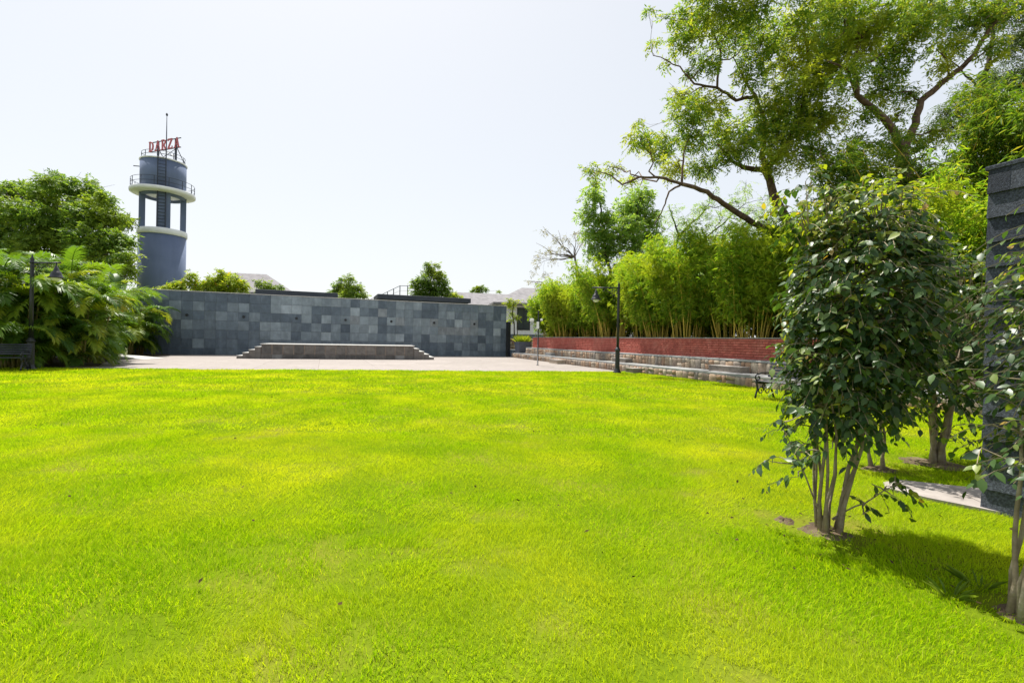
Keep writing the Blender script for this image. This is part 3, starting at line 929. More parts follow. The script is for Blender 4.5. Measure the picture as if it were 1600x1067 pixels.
railing(rP - 0.1, zp, 0.85, 14)
railing(rT - 0.12, zt + 0.02, 0.6, 9)
# ladder facing the camera side, with its shaft between ring and balcony
ld = MB()
rx = rT + 0.16
for s in (-1, 1):
    ld.box(rx - 0.03, rx + 0.03, s * 0.30 - 0.04, s * 0.30 + 0.04, zp - 0.3, zt + 0.9)
k = zp
while k < zt + 0.1:
    ld.tube([(rx, -0.30, k), (rx, 0.30, k)], 0.025, 5)
    k += 0.3
ld.build('ladder', M['rail'], tower, False, (0, 0, 0), (0, 0, la))
ld = MB()
rx = rL - 0.12
for s in (-1, 1):
    ld.box(rx - 0.03, rx + 0.05, s * 0.30 - 0.04, s * 0.30 + 0.04, zr - 0.02, zp)
k = zr + 0.2
while k < zp - 0.3:
    ld.tube([(rx, -0.30, k), (rx, 0.30, k)], 0.025, 5)
    k += 0.3
ld.build('ladder', M['rail'], tower, False, (0, 0, 0), (0, 0, la))
MB().box(rL - 0.6, rL - 0.2, -0.38, 0.66, zr - 0.01, zp - 0.355).build('ladder_shaft', M['tower'], tower, False, (0, 0, 0), (0, 0, la))
MB().tube([(-rT + 0.1, 0.2, zt - 0.35), (-rT - 1.35, 0.35, zt - 0.2)], 0.045, 6).build('overflow_pipe', M['rail'], tower)
MB().tube([(0.0, 0.3, zt), (0.0, 0.3, zt + 3.0), (0.0, 0.3, zt + 4.6)], [0.05, 0.04, 0.022], 6).build('antenna_mast', M['rail'], tower)
MB().lathe([(0.03, 0), (0.09, 0.1), (0.09, 0.22), (0.02, 0.32)], 8, (0, 0.3, zt + 4.55)).build('antenna_tip', M['rail'], tower)
# letters
sgn_dir = Vector((0.94, -0.33, 0)).normalized()
sa = math.atan2(sgn_dir.y, sgn_dir.x)
base_z = sight(231, 238.5, 45.7).z
LH = 0.93
SX0 = -2.02


def stroke(mb, a, b, w, d=0.07):
    a, b = Vector((a[0], 0, a[1])), Vector((b[0], 0, b[1]))
    t = (b - a).normalized(); s = Vector((t.z, 0, -t.x)) * w / 2
    y = Vector((0, d / 2, 0))
    q = [a - s, b - s, b + s, a + s]
    mb.add([p - y for p in q] + [p + y for p in q], [(0, 1, 2, 3), (7, 6, 5, 4), (0, 4, 5, 1), (1, 5, 6, 2), (2, 6, 7, 3), (3, 7, 4, 0)])


def letter(ch, x):
    mb = MB()
    H = LH
    tk, tn, sf = 0.15, 0.075, 0.06
    if ch == 'D':
        stroke(mb, (0.14, 0), (0.14, H), tk)
        pts = [(0.0, H - sf / 2), (0.3, H - sf / 2), (0.46, H * .86), (0.56, H * .64), (0.56, H * .36), (0.46, H * .14), (0.3, sf / 2), (0.0, sf / 2)]
        for i in range(7): stroke(mb, pts[i], pts[i + 1], tk if 2 <= i <= 4 else tn, 0.07 + 0.002 * i)
    if ch == 'A':
        stroke(mb, (0.08, 0), (0.33, H), tn); stroke(mb, (0.58, 0), (0.33, H), tk, 0.074)
        stroke(mb, (0.16, H * .32), (0.5, H * .32), tn, 0.066)
        stroke(mb, (-0.04, sf / 2), (0.22, sf / 2), sf, 0.078); stroke(mb, (0.44, sf / 2), (0.72, sf / 2), sf, 0.078)
    if ch == 'R':
        stroke(mb, (0.14, 0), (0.14, H), tk)
        pts = [(0.0, H - sf / 2), (0.34, H - sf / 2), (0.5, H * .87), (0.5, H * .64), (0.34, H * .5), (0.14, H * .5)]
        for i in range(5): stroke(mb, pts[i], pts[i + 1], tk * .8 if 1 <= i <= 3 else tn, 0.072 + 0.002 * i)
        stroke(mb, (0.3, H * .5), (0.56, 0.02), tk, 0.066)
        stroke(mb, (0.0, sf / 2), (0.28, sf / 2), sf, 0.078); stroke(mb, (0.46, sf / 2), (0.68, sf / 2), sf, 0.062)
    if ch == 'Z':
        stroke(mb, (0.02, H - tn / 2), (0.6, H - tn / 2), tn); stroke(mb, (0.54, H - .06), (0.08, 0.06), tk, 0.074)
        stroke(mb, (0.0, tn / 2), (0.62, tn / 2), tn, 0.078)
        stroke(mb, (0.04, H - .22), (0.04, H), tn, 0.066); stroke(mb, (0.58, 0), (0.58, 0.22), tn, 0.066)
    mb.build('letter', M['letter'], tower, False, (sgn_dir.x * x, sgn_dir.y * x - 0.06, base_z), (0, 0, sa))


for k, ch in enumerate('DARZA'): letter(ch, SX0 + k * 0.86)
fr = MB()
xa, xb = SX0 - 0.05, SX0 + 4.15
for zz_ in (0.03, LH - 0.03): fr.box(xa, xb, 0.05, 0.11, base_z + zz_ - 0.035, base_z + zz_ + 0.035)
for x in (SX0 + 0.95, SX0 + 3.35):
    fr.box(x - 0.07, x + 0.07, 0.115, 0.25, zt, base_z + LH)
    fr.tube([(x, 0.2, base_z + 0.3), (x, 1.25 if x < 0 else 1.1, zt)], 0.035, 5)
fr.tube([(SX0 + 0.95, 0.18, zt + 0.4), (SX0 + 3.35, 0.18, base_z)], 0.03, 5)
fr.tube([(SX0 + 3.35, 0.16, zt + 0.4), (SX0 + 1.9, 0.16, base_z + 0.05)], 0.03, 5)
fr.tube([(SX0 + 0.95, 0.22, base_z - 0.1), (SX0 + 3.35, 0.22, zt + 0.55)], 0.03, 5)
fr.build('sign_frame', M['rail'], tower, False, (0, 0, 0), (0, 0, sa))

# ------------------------------------------------------------------ buildings behind the stage wall
def roof_poly(mb, pts, faces): mb.add(pts, faces)


# pale house with grey hipped roofs behind the wall's right end
hz = lambda px, py, d: sight(px, py, d)
hw = thing('white_house', 'white house with grey shingle roofs behind the right end of the slate wall', 'house', (2.0, 50.0, 0), R(10))
ix = hw.matrix_basis.inverted() if False else (Matrix.Rotation(-R(10), 4, 'Z') @ Matrix.Translation((-2.0, -50.0, 0)))
MB().box(-3.4, 6.5, 0, 8, 0, 5.2).build('wall', M['white'], hw)
MB().box(-3.42, 1.55, -0.03, 0.0, 0, 1.95).build('dado', M['dado'], hw)
rf = MB().add([(-4.2, -0.9, 5.0), (7.2, -0.9, 5.0), (7.2, 8.9, 5.0), (-4.2, 8.9, 5.0), (-0.3, 4.0, 7.3), (4.5, 4.0, 7.3), (-4.2, -0.9, 5.2), (7.2, -0.9, 5.2), (7.2, 8.9, 5.2), (-4.2, 8.9, 5.2)],
              [(3, 2, 1, 0), (0, 1, 7, 6), (1, 2, 8, 7), (2, 3, 9, 8), (3, 0, 6, 9), (6, 7, 5, 4), (7, 8, 5), (8, 9, 4, 5), (9, 6, 4)]).build('roof', M['roof'], hw)
wnd = MB()
wnd.box(-1.55, -0.15, -0.06, 0.02, 2.4, 4.75); wf = wnd.build('window', M['black_metal'], hw)
MB().box(-1.47, -0.89, -0.075, -0.062, 2.5, 4.65).build('pane', M['glass'], wf)
MB().box(-0.81, -0.23, -0.075, -0.062, 2.5, 4.65).build('pane', M['glass'], wf)
MB().box(1.6, 2.9, -0.3, 0.1, 0, 4.9).build('pillar', M['dark_tile'], hw)
ct = MB().box(0, 0.62, -0.02, 0.02, 0, 0.19, 0.006).mesh('cladding_tile', M['dark_tile'])
for r in range(24):
    for c in range(2): inst('cladding_tile', ct, hw, (1.62 + c * 0.64, -0.325, 0.02 + r * 0.202))

hg = thing('white_house', 'low white gable house with grey roof seen just over the slate wall', 'house', (-6.7, 56.0, 0.45), R(14))
mb = MB().box(0, 13, 0, 7, -0.5, 5.0)
mb.add([(0.0, 0.0, 5.002), (0.0, 7, 5.002), (0.0, 3.5, 6.6)], [(0, 2, 1)])
mb.build('wall', M['white'], hg)
MB().add([(-0.7, -0.8, 4.75), (13.5, -0.8, 4.75), (13.5, 3.5, 6.75), (-0.7, 3.5, 6.75), (-0.7, 7.8, 4.75), (13.5, 7.8, 4.75), (-0.7, -0.8, 4.6), (13.5, -0.8, 4.6), (13.5, 3.5, 6.6), (-0.7, 3.5, 6.6), (-0.7, 7.8, 4.6), (13.5, 7.8, 4.6)],
         [(0, 1, 2, 3), (3, 2, 5, 4), (0, 3, 9, 6), (3, 4, 10, 9), (0, 6, 7, 1), (6, 9, 8, 7), (9, 10, 11, 8), (1, 7, 8, 2), (2, 8, 11, 5), (4, 5, 11, 10)]).build('roof', M['roof'], hg)
# left grey roofed house
p = sight(385, 445, 52)
hl = thing('grey_roof_house', 'house with a steep grey roof rising behind the left end of the slate wall', 'house', (p.x, 52, 0), R(12))
MB().box(-4.2, 3.2, 0, 8, 0, 6.0).build('wall', M['white'], hl)
MB().add([(-5.2, -0.8, 6.0), (4.3, -0.8, 6.0), (4.3, 8.8, 6.0), (-5.2, 8.8, 6.0), (-3.2, 4, 8.55), (0.9, 4, 8.55), (-5.2, -0.8, 5.8), (4.3, -0.8, 5.8), (4.3, 8.8, 5.8), (-5.2, 8.8, 5.8)],
         [(6, 9, 8, 7), (6, 7, 1, 0), (7, 8, 2, 1), (8, 9, 3, 2), (9, 6, 0, 3), (0, 1, 5, 4), (1, 2, 5), (2, 3, 4, 5), (3, 0, 4)]).build('roof', M['roof'], hl)


def pavilion(label, px0, px1, d0, w, py_top, deep=3.5):
    a = sight(px0, py_top[0], d0)
    L = w
    t = thing('flat_roof_pavilion', label, 'pavilion', (a.x, a.y, 0), WROT)
    z = a.z
    MB().box(0, L, 0, deep, z - 0.42, z, 0.02).build('roof', M['dark_roof'], t)
    n = max(3, int(L / 2))
    for k in range(n):
        x = 0.3 + k * (L - 0.6) / (n - 1)
        MB().box(x - 0.08, x + 0.08, 0.3, 0.46, 0, z - 0.41).build('post', M['dark_roof'], t)
    MB().box(0.2, L - 0.2, deep - 0.4, deep - 0.2, 0, z - 0.415).build('wall', M['dado'], t)


pavilion('dark flat roof edge peeking over the slate wall behind its left half', 399, 510, 36.0, 5.9, (451.5, 0))
pavilion('dark flat roof edge peeking over the slate wall behind its right half', 590, 732, 40.5, 8.3, (459, 0))

# mesh fence of a court beyond
fa, fb = sight(560, 470, 52), sight(640, 447, 47)
fc = thing('court_fence', 'thin dark mesh fence of a court beyond the slate wall', 'fence', (fa.x, fa.y, 0), 0)
pts = [(0, 0, 4.9), (2.6, -1.4, 5.75), (5.4, -3.6, 6.65), (8.0, -3.0, 6.75), (10.6, -2.0, 6.6)]
fm = MB()
tops = []
for k in range(15):
    t = k / 14 * (len(pts) - 1); i_ = min(int(t), len(pts) - 2); q = Vector(pts[i_]).lerp(Vector(pts[i_ + 1]), t - i_)
    tops.append(q)
    MB().tube([(q.x, q.y, 0), (q.x, q.y, q.z)], 0.045, 6).build('post', M['rail'], fc)
MB().tube(tops, 0.03, 5).build('top_rail', M['rail'], fc)
for dz in (0.5, 1.0): MB().tube([q - Vector((0, 0, dz)) for q in tops], 0.012, 4).build('wire', M['rail'], fc)


# ------------------------------------------------------------------ areca palms on the left
def frond_mesh(name, L, e0, e1, mat, seed, nl=36, ll=0.46):
    rg = np.random.default_rng(seed)
    k = 24
    t = np.linspace(0, 1, k)
    ang = np.radians(e0 + (e1 - e0) * t ** 1.25)
    dx, dz = np.cos(ang), np.sin(ang)
    x = np.concatenate([[0], np.cumsum((dx[1:] + dx[:-1]) / 2)]) * L / (k - 1)
    z = np.concatenate([[0], np.cumsum((dz[1:] + dz[:-1]) / 2)]) * L / (k - 1)
    mb = MB()
    mb.tube([(x[i], 0, z[i]) for i in range(0, k, 3)] + [(x[-1], 0, z[-1])], list(np.linspace(0.018, 0.004, len(range(0, k, 3)) + 1)), 4, False)
    for i in range(nl):
        s = 0.24 + 0.75 * i / (nl - 1)
        px, pz, a = np.interp(s, t, x), np.interp(s, t, z), np.interp(s, t, ang)
        T = np.array([math.cos(a), 0, math.sin(a)]); U = np.array([-math.sin(a), 0, math.cos(a)])
        lam = ll * (0.45 + 0.75 * math.sin(math.pi * min(1, 0.15 + 0.95 * (s - 0.2) / 0.8)) ** 0.8) * rg.uniform(0.85, 1.1)
        fw = 0.35 + 0.75 * s
        for sg in (-1, 1):
            D = T * fw + np.array([0, sg, 0]) * 0.95 + U * (0.42 + rg.normal() * 0.12)
            D /= np.linalg.norm(D)
            P = np.array([px, 0, pz])
            mid = P + D * lam * 0.5
            tip = P + D * lam; tip[2] -= lam * rg.uniform(0.22, 0.55)
            mid[2] -= lam * 0.03
            Wd = np.cross(D, U); Wd /= np.linalg.norm(Wd); Wd = Wd * 0.021
            mb.add([P - Wd * .5, P + Wd * .5, mid + Wd, mid - Wd, tip], [(0, 1, 2, 3), (3, 2, 4)])
    return mb.mesh(name, mat)


FR = [frond_mesh('frond', 1.9, 72, -38, M['palm'], 1), frond_mesh('frond', 2.0, 60, -58, M['palm'], 2), frond_mesh('frond', 1.8, 48, -72, M['palm'], 3),
      frond_mesh('frond', 2.1, 80, -5, M['palm'], 4), frond_mesh('frond', 1.7, 30, -75, M['palm'], 5), frond_mesh('frond', 1.95, 66, -25, M['palm'], 6)]
stem_me = MB().lathe([(0.05, -0.05), (0.042, 0.2), (0.046, 0.21), (0.038, 0.4), (0.043, 0.41), (0.036, 0.6), (0.04, 0.61), (0.034, 0.8), (0.038, 0.81), (0.034, 1.0)], 8).mesh('stem', M['palm_stem'], True)


def palm(label, loc, H, ns, seed):
    rr = random.Random(seed)
    t = thing('areca_palm', label, 'palm', loc, 0, 'areca palms along the left side')
    for s in range(ns):
        a = 2 * math.pi * (s + rr.random() * .6) / ns
        h = (H - 1.35) * (rr.uniform(0.10, 1.0) if s else 1.0)
        r = rr.uniform(0.1, 0.45)
        lean = rr.uniform(0.05, 0.28)
        bx, by = r * math.cos(a), r * math.sin(a)
        rot = Euler((0, lean, a))
        o = inst('stem', stem_me, t, (bx, by, 0), rot, (0.9, 0.9, h))
        top = Vector((bx, by, 0)) + rot.to_matrix() @ Vector((0, 0, h))
        nf = rr.choice([6, 7, 7])
        a0 = rr.random() * 7
        for k in range(nf):
            me = FR[rr.choice([0, 1, 1, 2, 2, 4])] if k else FR[rr.choice([3, 5])]
            sc_ = rr.uniform(0.8, 1.12)
            inst('frond', me, t, top, (rr.uniform(-.25, .25), rr.uniform(-.15, .15), a0 + k * 2 * math.pi / nf + rr.uniform(-.4, .4)), (sc_, sc_, sc_))
    return t


PALMS = [(-19.3, 16.9, 4.6, 9), (-17.9, 17.4, 4.2, 9), (-17.0, 18.4, 3.6, 9), (-18.9, 19.0, 4.7, 8), (-18.4, 20.4, 3.9, 9), (-20.6, 19.6, 5.1, 7), (-19.9, 22.0, 4.2, 9),
         (-21.6, 22.2, 4.7, 8), (-21.2, 23.5, 4.0, 9), (-23.4, 22.6, 5.0, 7), (-22.1, 27.0, 3.7, 9), (-23.2, 27.7, 4.3, 9), (-22.7, 28.6, 3.5, 7), (-23.6, 27.2, 4.4, 7), (-25.5, 28.8, 4.9, 7), (-17.5, 16.75, 4.0, 7)]
PLAB = ['tall palm clump at the left photo edge, second row behind the bench', 'palm clump whose fronds hang over the left lamp post', 'low palm clump at the front corner of the paving',
        'tall palm clump rising behind the left lamp arm', 'palm clump second along the paving edge from the lawn', 'tallest palm clump in the back row at far left',
        'palm clump third along the paving edge from the lawn', 'back row palm clump above the middle of the palm hedge', 'palm clump nearest the ramp on its lawn side',
        'back row palm clump below the foot of the water tower', 'yellowish palm clump between the ramp and the slate wall', 'palm clump filling the corner against the slate wall',
        'small palm clump touching the left end of the slate wall', 'back palm clump behind the ramp opening', 'farthest palm clump behind the wall corner', 'front palm clump right behind the left bench and lamp post']
for k, (x, y, h, ns) in enumerate(PALMS): palm(PLAB[k], (x, y, 0.03), h, ns + 3, 100 + k)

# ------------------------------------------------------------------ bamboo hedge on the right
CUL = []
for k in range(5):
    rr = random.Random(50 + k)
    b = rr.uniform(0.05, 0.24)
    pts = [(b * (t ** 2.4) * 4.0, 0, 4.0 * t) for t in np.linspace(0, 1, 9)]
    CUL.append(MB().tube(pts, list(np.linspace(0.026, 0.007, 9)), 5, False).mesh('culm', M['culm'], True))


def bamboo(label, loc, H, seed, ncul=15, leaves=1500, spread=1.0, zlo=0.28, mat='bamboo'):
    rr = random.Random(seed); rg = np.random.default_rng(seed)
    t = thing('bamboo_clump', label, 'bamboo', loc, 0, 'yellow bamboo clumps behind the brick wall')
    cent = []
    for c in range(ncul):
        a = rr.random() * 2 * math.pi
        r = rr.random() ** .5 * 0.55 * spread
        h = H * rr.uniform(0.72, 1.0)
        lean = rr.uniform(0.0, 0.24); la_ = a + rr.uniform(-.7, .7)
        rot = Euler((0, lean, la_))
        me = rr.choice(CUL)
        inst('culm', me, t, (r * math.cos(a), r * math.sin(a), -0.05), rot, (h / 4, h / 4, h / 4))
        Mr = rot.to_matrix()
        bend = me.vertices[len(me.vertices) - 1].co.x / 4
        for q in range(9):
            u = zlo + (1.02 - zlo) * rr.random() ** 0.8
            p = Vector((r * math.cos(a), r * math.sin(a), -.05)) + Mr @ Vector((h * bend * u ** 2.4, 0, h * u))
            cent.append((p, (0.35 + 0.3 * rr.random()) * spread))
    cent_a = np.array([p for p, _ in cent]); rad = np.array([r for _, r in cent])
    idx = rg.integers(0, len(cent), leaves)
    C = cent_a[idx] + unit(rg.normal(size=(leaves, 3))) * (rad[idx] * rg.random(leaves) ** .6)[:, None] * np.array([1.0, 1.0, 0.9])
    nl = 5
    D = rg.normal(size=(leaves, 1, 3)); D[:, :, 2] = D[:, :, 2] * 0.5 - 0.35
    A = D + rg.normal(size=(leaves, nl, 3)) * 0.55
    P = np.repeat(C[:, None], nl, 1) + rg.normal(size=(leaves, nl, 3)) * 0.035
    Nn = rg.normal(size=(leaves, nl, 3)) * 0.5 + np.array([0, 0, 1.0])
    nn = leaves * nl
    o = inst('foliage', diamond_leaves('foliage', P.reshape(-1, 3), A.reshape(-1, 3), Nn.reshape(-1, 3), rg.uniform(.13, .27, nn), rg.uniform(.024, .040, nn), M[mat], 0.25), t)
    return t


rd = (RB - RA).normalized(); rn = Vector((-rd.y, rd.x, 0))
ys = [35.2, 33.6, 31.9, 30.1, 28.3, 26.5, 24.7, 22.9, 21.1, 19.4, 17.7, 16.0, 14.2, 12.4, 10.6]
for k, y in enumerate(ys):
    t = (y - RA.y) / (RB.y - RA.y)
    p = RA.lerp(RB, t) + rn * (1.35 + 0.5 * math.sin(k * 2.3))
    H = 4.1 + 0.35 * math.sin(k * 1.7) + (0.35 if y < 27 else 0) - (0.9 if k == 0 else 0)
    far = 'far' if k < 8 else 'near'
    if k < 11: lab = '%s yellow stemmed bamboo clump from the far end of the brick wall' % ORD[k]
    elif k == 14: lab = 'bamboo clump showing beside the shingled pillar'
    else: lab = 'bamboo clump mostly hidden behind the glossy shrub, %s from the shingled pillar' % ORD[14 - k]
    bamboo(lab, (p.x, p.y, 1.45), H, 300 + k, 24, 5400, 1.35, 0.30)
for k, y in enumerate([36.3, 34.2, 31.6, 29.0, 26.4, 23.8, 21.2, 18.6, 16.2]):
    p = RA.lerp(RB, (y - RA.y) / (RB.y - RA.y)) + rn * (2.7 + 0.3 * math.sin(k * 1.9))
    bamboo('%s bamboo clump of the second row counted from the far end of the brick wall' % ORD[k], (p.x, p.y, 1.45), 4.1 + 0.3 * math.sin(k * 2.9) + (0.45 if y < 27 else 0) - (0.6 if k == 0 else 0), 380 + k, 14, 3200, 1.3, 0.06)
for k, (x, y, h) in enumerate([(12.6, 15.0, 7.0), (14.3, 11.8, 7.4), (10.9, 18.9, 5.6), (15.2, 14.2, 7.8)]):
    bamboo(['tall bamboo clump behind the first row, above the glossy shrub', 'tallest bamboo clump arching over the shingled pillar', 'back row bamboo clump under the leaning tree trunk', 'tall bamboo clump deep behind the shingled pillar'][k],
           (x, y, 1.45), h, 340 + k, 18, 5200, 1.25, 0.12, 'bamboo_deep')

# dark bushes that close the view behind the bamboo stems
rgb = np.random.default_rng(77)
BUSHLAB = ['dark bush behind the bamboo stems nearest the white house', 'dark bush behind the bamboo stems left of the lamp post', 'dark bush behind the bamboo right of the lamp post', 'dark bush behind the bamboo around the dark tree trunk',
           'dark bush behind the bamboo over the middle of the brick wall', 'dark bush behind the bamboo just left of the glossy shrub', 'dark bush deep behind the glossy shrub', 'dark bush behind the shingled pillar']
# ------------------------------------------------------------------ large trees on the right
def B(lst, d, rg, dj=1.6, s=1.0):
    out = []
    for px, py, r in lst:
        dd = d + rg.uniform(-dj, dj)
        p = sight(px, py, dd)
        out.append(((p.x, p.y, p.z), r / FPX * dd * s))
    return out


def limb(lst, d, r0, r1):
    pts = []
    for q in lst:
        dd = d + (q[2] if len(q) > 2 else 0)
        pts.append(sight(q[0], q[1], dd))
    return (pts, r0, r1)


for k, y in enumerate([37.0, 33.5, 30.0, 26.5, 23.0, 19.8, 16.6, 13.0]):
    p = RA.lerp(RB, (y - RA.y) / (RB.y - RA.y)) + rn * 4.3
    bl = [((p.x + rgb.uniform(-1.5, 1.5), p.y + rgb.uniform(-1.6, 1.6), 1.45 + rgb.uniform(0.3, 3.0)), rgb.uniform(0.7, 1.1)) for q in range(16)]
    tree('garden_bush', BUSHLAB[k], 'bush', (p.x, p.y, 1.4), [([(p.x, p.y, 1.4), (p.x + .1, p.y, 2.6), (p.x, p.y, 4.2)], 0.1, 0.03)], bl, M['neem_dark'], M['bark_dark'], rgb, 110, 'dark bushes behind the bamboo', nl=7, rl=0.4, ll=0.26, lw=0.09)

rg = np.random.default_rng(21)
dA = 20.0
bA = sight(1275, 430, dA)
limbsA = [([(bA.x + 0.2, bA.y, 1.4), (bA.x, bA.y, 3.4)] + limb([(1238, 362), (1215, 318), (1196, 268)], dA, 0, 0)[0], 0.26, 0.15),
          limb([(1196, 268), (1160, 262, -.3), (1148, 255, -.6), (1120, 225, -1)], dA, 0.12, 0.04),
          limb([(1196, 268), (1190, 240, .4), (1195, 190, .8), (1180, 150, 1), (1150, 100, 1.4)], dA, 0.13, 0.04),
          limb([(1196, 268), (1230, 225, .3), (1255, 170, .5), (1262, 90, .5), (1250, 20, .4)], dA, 0.12, 0.03),
          limb([(1238, 362), (1205, 360, -.4), (1175, 348, -.8), (1140, 325, -1), (1105, 300, -1.2), (1065, 288, -1.5)], dA, 0.16, 0.075),
          limb([(1065, 288, -1.5), (1030, 278, -1.6), (1000, 277, -1.8), (972, 289, -1.9), (955, 275, -2), (935, 268, -2)], dA, 0.06, 0.015),
          limb([(1065, 288, -1.5), (1045, 300, -1.6), (1036, 325, -1.6), (1022, 352, -1.5)], dA, 0.045, 0.015),
          limb([(1065, 288, -1.5), (1068, 240, -1.2), (1085, 190, -1)], dA, 0.05, 0.015),
          limb([(1180, 150, 1), (1150, 158, .4), (1120, 138, 0), (1084, 132, -.3), (1062, 105, -.5), (1020, 88, -.6)], dA, 0.08, 0.015),
          limb([(1120, 138, 0), (1125, 80, .2), (1105, 30, .3), (1110, -40, .3)], dA, 0.05, 0.02)]
blA = [(925, 268, 16), (957, 262, 13), (985, 282, 12), (1000, 218, 24), (998, 190, 9), (1035, 228, 30), (1052, 262, 22), (1075, 175, 32), (1062, 152, 20), (1108, 165, 30), (1085, 215, 30), (1095, 262, 24), (1130, 205, 30), (1140, 240, 26),
       (1085, 28, 34), (1068, 62, 26), (1120, 20, 34), (1110, 92, 26), (1148, 52, 34), (1016, 18, 8), (1018, 70, 9), (1040, 100, 9), (1075, 112, 12), (1170, 15, 36), (1190, 70, 36), (1172, 115, 26),
       (1205, 165, 40), (1185, 200, 32), (1225, 210, 42), (1215, 245, 32), (1250, 185, 42), (1262, 135, 42), (1230, 100, 38), (1240, 35, 44), (1285, 185, 38), (1270, 235, 34), (1160, 225, 26), (1290, 110, 34), (1285, 60, 36),
       (1110, -40, 40), (1180, -50, 45), (1250, -50, 45), (1300, -10, 40), (1040, 30, 10)]
tree('neem_tree', 'big neem tree with a leaning brown trunk and bare crooked limb reaching left', 'tree', (bA.x + 0.2, bA.y, 1.4), limbsA, B(blA, dA, rg, 1.5, 1.05), M['neem'], M['bark'], rg, 240, 'large neem trees behind the bamboo', nl=9, rl=0.30, ll=0.165, lw=0.054)

rg = np.random.default_rng(22)
dB = 18.0
bB = sight(1412, 480, dB)
limbsB = [([(bB.x, bB.y, 1.4), (bB.x, bB.y, 4.0)] + limb([(1412, 300), (1410, 238)], dB, 0, 0)[0], 0.30, 0.22),
          limb([(1410, 238), (1395, 205, -.2), (1365, 172, -.4), (1338, 150, -.5), (1332, 100, -.6), (1352, 50, -.6)], dB, 0.16, 0.05),
          limb([(1410, 238), (1424, 205, .2), (1438, 158, .3), (1470, 130, .2), (1500, 108, 0), (1522, 85, -.2), (1545, 45, -.3), (1590, 0, -.5)], dB, 0.15, 0.05),
          limb([(1338, 150, -.5), (1322, 108, -1.0), (1290, 95, -1.2)], dB, 0.06, 0.02),
          limb([(1352, 50, -.6), (1400, 20, 0), (1430, -40, .5)], dB, 0.05, 0.02),
          limb([(1352, 100, -.6), (1385, 80, .3), (1420, 60, .6)], dB, 0.05, 0.02),
          limb([(1480, 122, .2), (1478, 95, 0), (1462, 78, 0)], dB, 0.04, 0.02)]
blB = [(1335, 60, 46), (1375, 25, 48), (1330, 112, 32), (1395, 90, 40), (1420, 45, 46), (1455, 15, 42), (1378, 138, 38), (1305, 70, 38), (1310, 15, 40), (1480, 75, 28), (1505, 35, 34), (1548, 75, 26), (1470, 105, 20), (1350, 180, 20),
       (1390, 225, 32), (1432, 225, 26), (1465, 205, 22), (1362, 268, 40), (1335, 225, 24), (1425, 275, 36), (1310, 300, 40), (1350, 315, 42), (1290, 265, 26), (1400, 180, 18), (1420, 150, 18), (1540, 20, 34), (1375, -40, 46), (1450, -50, 46), (1530, -40, 46), (1600, -20, 46)]
tree('neem_tree', 'big neem tree whose brown trunk forks in a wide V', 'tree', (bB.x, bB.y, 1.4), limbsB, B(blB, dB, rg, 1.5, 1.02), M['neem'], M['bark'], rg, 250, 'large neem trees behind the bamboo', nl=9, rl=0.28, ll=0.15, lw=0.05)

rg = np.random.default_rng(23)
dE = 23.0
bE = sight(1545, 480, dE)
limbsE = [([(bE.x, bE.y, 1.4), (bE.x - .2, bE.y, 5.0)] + limb([(1540, 300), (1550, 220), (1535, 140), (1550, 60), (1560, -20)], dE, 0, 0)[0], 0.24, 0.06),
          limb([(1550, 240), (1500, 205, .5), (1460, 185, 1)], dE, 0.07, 0.02), limb([(1548, 200), (1590, 170, -.4), (1640, 150, -1)], dE, 0.07, 0.02),
          limb([(1540, 150), (1500, 110, .5), (1480, 90, .6)], dE, 0.05, 0.02), limb([(1545, 100), (1600, 60, 0), (1640, 40, 0)], dE, 0.05, 0.02)]
blE = [(1525, 150, 36), (1570, 120, 36), (1592, 60, 34), (1562, 200, 34), (1505, 195, 28), (1590, 190, 36), (1530, 245, 32), (1580, 250, 34), (1570, 20, 32), (1480, 175, 24), (1500, 250, 26), (1620, 120, 40), (1640, 200, 40), (1630, 30, 40), (1460, 280, 26), (1550, -40, 40), (1620, -40, 40), (1650, 260, 40)]
tree('feathery_tree', 'dark feathery tree behind the neem at the upper right corner', 'tree', (bE.x, bE.y, 1.4), limbsE, B(blE, dE, rg, 1.8, 1.0), M['neem_dark'], M['bark_dark'], rg, 230, None, nl=11, rl=0.42, ll=0.17, lw=0.036, down=0.7)

rg = np.random.default_rng(24)
dC = 30.0
bC = sight(955, 470, dC)
limbsC = [([(bC.x, bC.y, 1.4)] + limb([(955, 440), (945, 380), (935, 310)], dC, 0, 0)[0], 0.16, 0.04), ([(bC.x + .5, bC.y, 1.4)] + limb([(985, 400), (995, 350), (1000, 310)], dC, 0, 0)[0], 0.14, 0.04)]
blC = [(928, 305, 19), (922, 335, 22), (930, 365, 24), (952, 340, 20), (955, 375, 24), (985, 325, 26), (1003, 305, 22), (978, 355, 28), (940, 395, 24), (1010, 340, 24), (1015, 370, 24), (990, 390, 26), (930, 285, 10)]
tree('leafy_tree', 'pale green upright tree rising behind the far bamboo', 'tree', (bC.x, bC.y, 1.4), limbsC, B(blC, dC, rg, 1.0, 1.0), M['pale_leaf'], M['bark_dark'], rg, 260, None, nl=8, rl=0.3, ll=0.20, lw=0.075)

